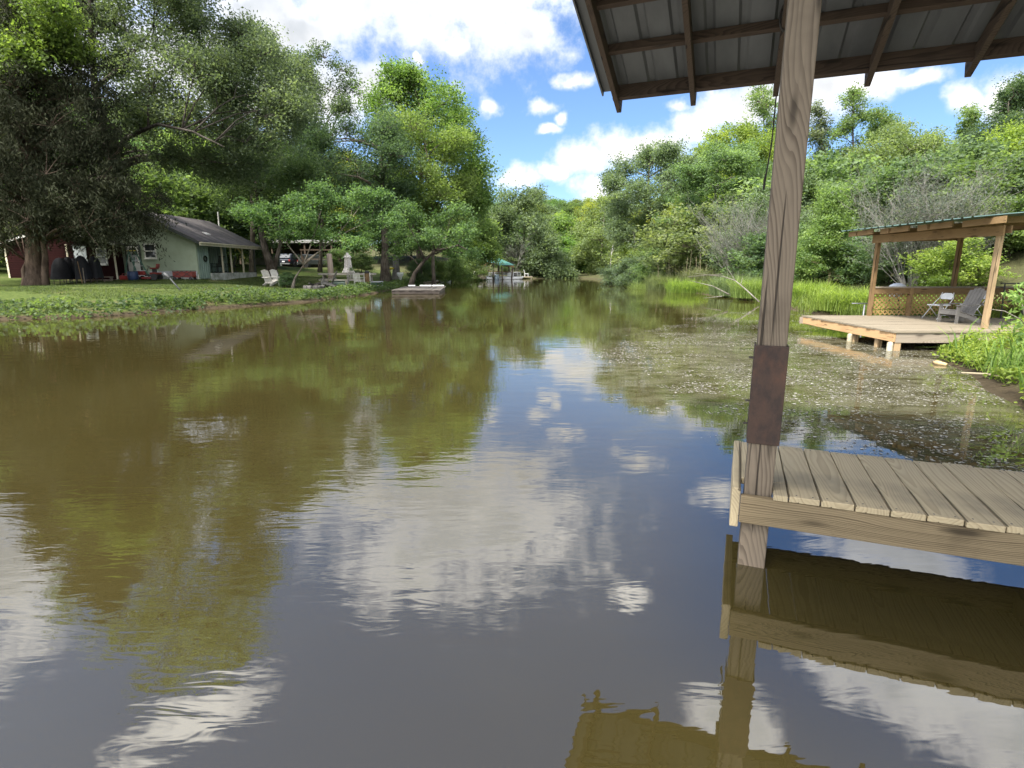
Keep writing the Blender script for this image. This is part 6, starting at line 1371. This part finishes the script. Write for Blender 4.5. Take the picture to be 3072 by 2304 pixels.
# overhanging sprig at the right edge
q = dY(2225, 720, 6.9); sp = thing('overhanging_sapling', 'leafy sapling reaching in at the right picture edge with a bare pale twig', 'sapling', (q.x + .35, q.y, gz(q.x + .35, q.y)))
o_ = sp.location; L2 = lambda px, py, Y: dY(px, py, Y) - o_
tw = MB(); tw.tube([(0, 0, -.1), L2(2240, 760, 6.9), L2(2215, 690, 6.9), L2(2205, 640, 6.9)], [.014, .012, .009, .004], 6); tw.tube([L2(2225, 715, 6.9), L2(2205, 690, 6.8), L2(2170, 672, 6.7), L2(2140, 668, 6.6)], [.008, .006, .005, .003], 5); tw.build('stem', BARK_PALE, sp, smooth=True)
rg = np.random.default_rng(9); C_ = np.array([tuple(L2(a, b, 6.9)) for a, b in ((2205, 640), (2195, 660), (2185, 690), (2210, 670), (2200, 710), (2212, 730), (2190, 640), (2215, 620))])
P = C_[rg.integers(0, len(C_), 150)] + rg.normal(size=(150, 3)) * [.06, .06, .05]; V = leaf_quads(rg, P, .085, .42, .3, .5); mesh_np('foliage', V, np.arange(len(V)).reshape(-1, 4), LEAF, rg.random(150), sp, (.16, .24, .05))
# fallen stick at the water edge
a, b = atz(2885, 1118, .06), atz(3045, 1140, .10); tag(MB().tube([a, a.lerp(b, .5) + Vector((0, 0, .03)), b], [.010, .014, .016], 6).build('floating_stick', STRAW), 'thin pale stick lying along the water edge at the right bank', 'stick')
a = atz(2810, 1088, .03); lgm = MB().tube([atz(2800, 1087, .01), a, atz(2840, 1094, .02)], [.02, .04, .025], 7); tag(lgm.build('driftwood', plain('tan_driftwood', (.52, .38, .2), (.3, .2, .1), 12, .9), smooth=True), 'short tan piece of driftwood below the leafy bank plants', 'driftwood')
# floating petals and pollen
m, t, p, _ = newmat('petal'); at_ = N(t, 'ShaderNodeAttribute', attribute_name='tint'); L(t, mixc(t, at_.outputs['Fac'], (.11, .10, .075), (.38, .365, .32)), p.inputs['Base Color']); p.inputs['Roughness'].default_value = .8
n = 330000; X = rng.uniform(0, 11, n); Y = rng.uniform(2.5, 40, n) ; d = -sdist(X, Y)
zone = np.array([tuple(dz(x, y).xy) for x, y in ((1290, 790), (1330, 745), (1430, 700), (1560, 672), (1700, 676), (1900, 700), (2250, 760), (2330, 1100), (1690, 960), (1560, 920), (1420, 870))])
def inpoly(X, Y, Z):
    c = np.zeros(X.shape, bool)
    for i in range(len(Z)):
        ax, ay = Z[i]; bx, by = Z[(i + 1) % len(Z)]; k = (ay > Y) != (by > Y); xi = (bx - ax) * (Y - ay) / ((by - ay) or 1e-9) + ax; c ^= k & (X < xi)
    return c
dens = vnoise(X, Y * 1.6, .9, 3) * .6 + vnoise(X, Y * 1.6, .32, 4) * .4
X2, Y2 = X + (vnoise(X, Y, .7, 21) - .5) * 1.6, Y + (vnoise(X, Y, .7, 22) - .5) * 1.6
k = (d > .02) & inpoly(X2, Y2, zone) & (rng.random(n) < np.clip((dens - .36) * 3.4, .03, 1) * np.clip(1.25 - Y / 34, .12, 1)); ks = (d > -.02) & (d < .30) & (rng.random(n) < .35) & (Y > 14)
k |= ks; X, Y = X[k], Y[k]; n = len(X)
sz = .006 + .018 * rng.random(n) ** 3; a = rng.random(n) * 6.283; asp = .4 + .5 * rng.random(n)
V = np.zeros((n, 5, 3))
for i in range(5):
    th = a * 0 + i * 2 * math.pi / 5; rr = sz * (.7 + .5 * rng.random(n)); lx, ly = rr * np.cos(th), rr * asp * np.sin(th)
    V[:, i, 0] = X + lx * np.cos(a) - ly * np.sin(a); V[:, i, 1] = Y + lx * np.sin(a) + ly * np.cos(a); V[:, i, 2] = .004
tag(mesh_np('floating_petals', V.reshape(-1, 3), np.arange(n * 5).reshape(-1, 5), m, rng.random(n) ** 1.9), kind='stuff')
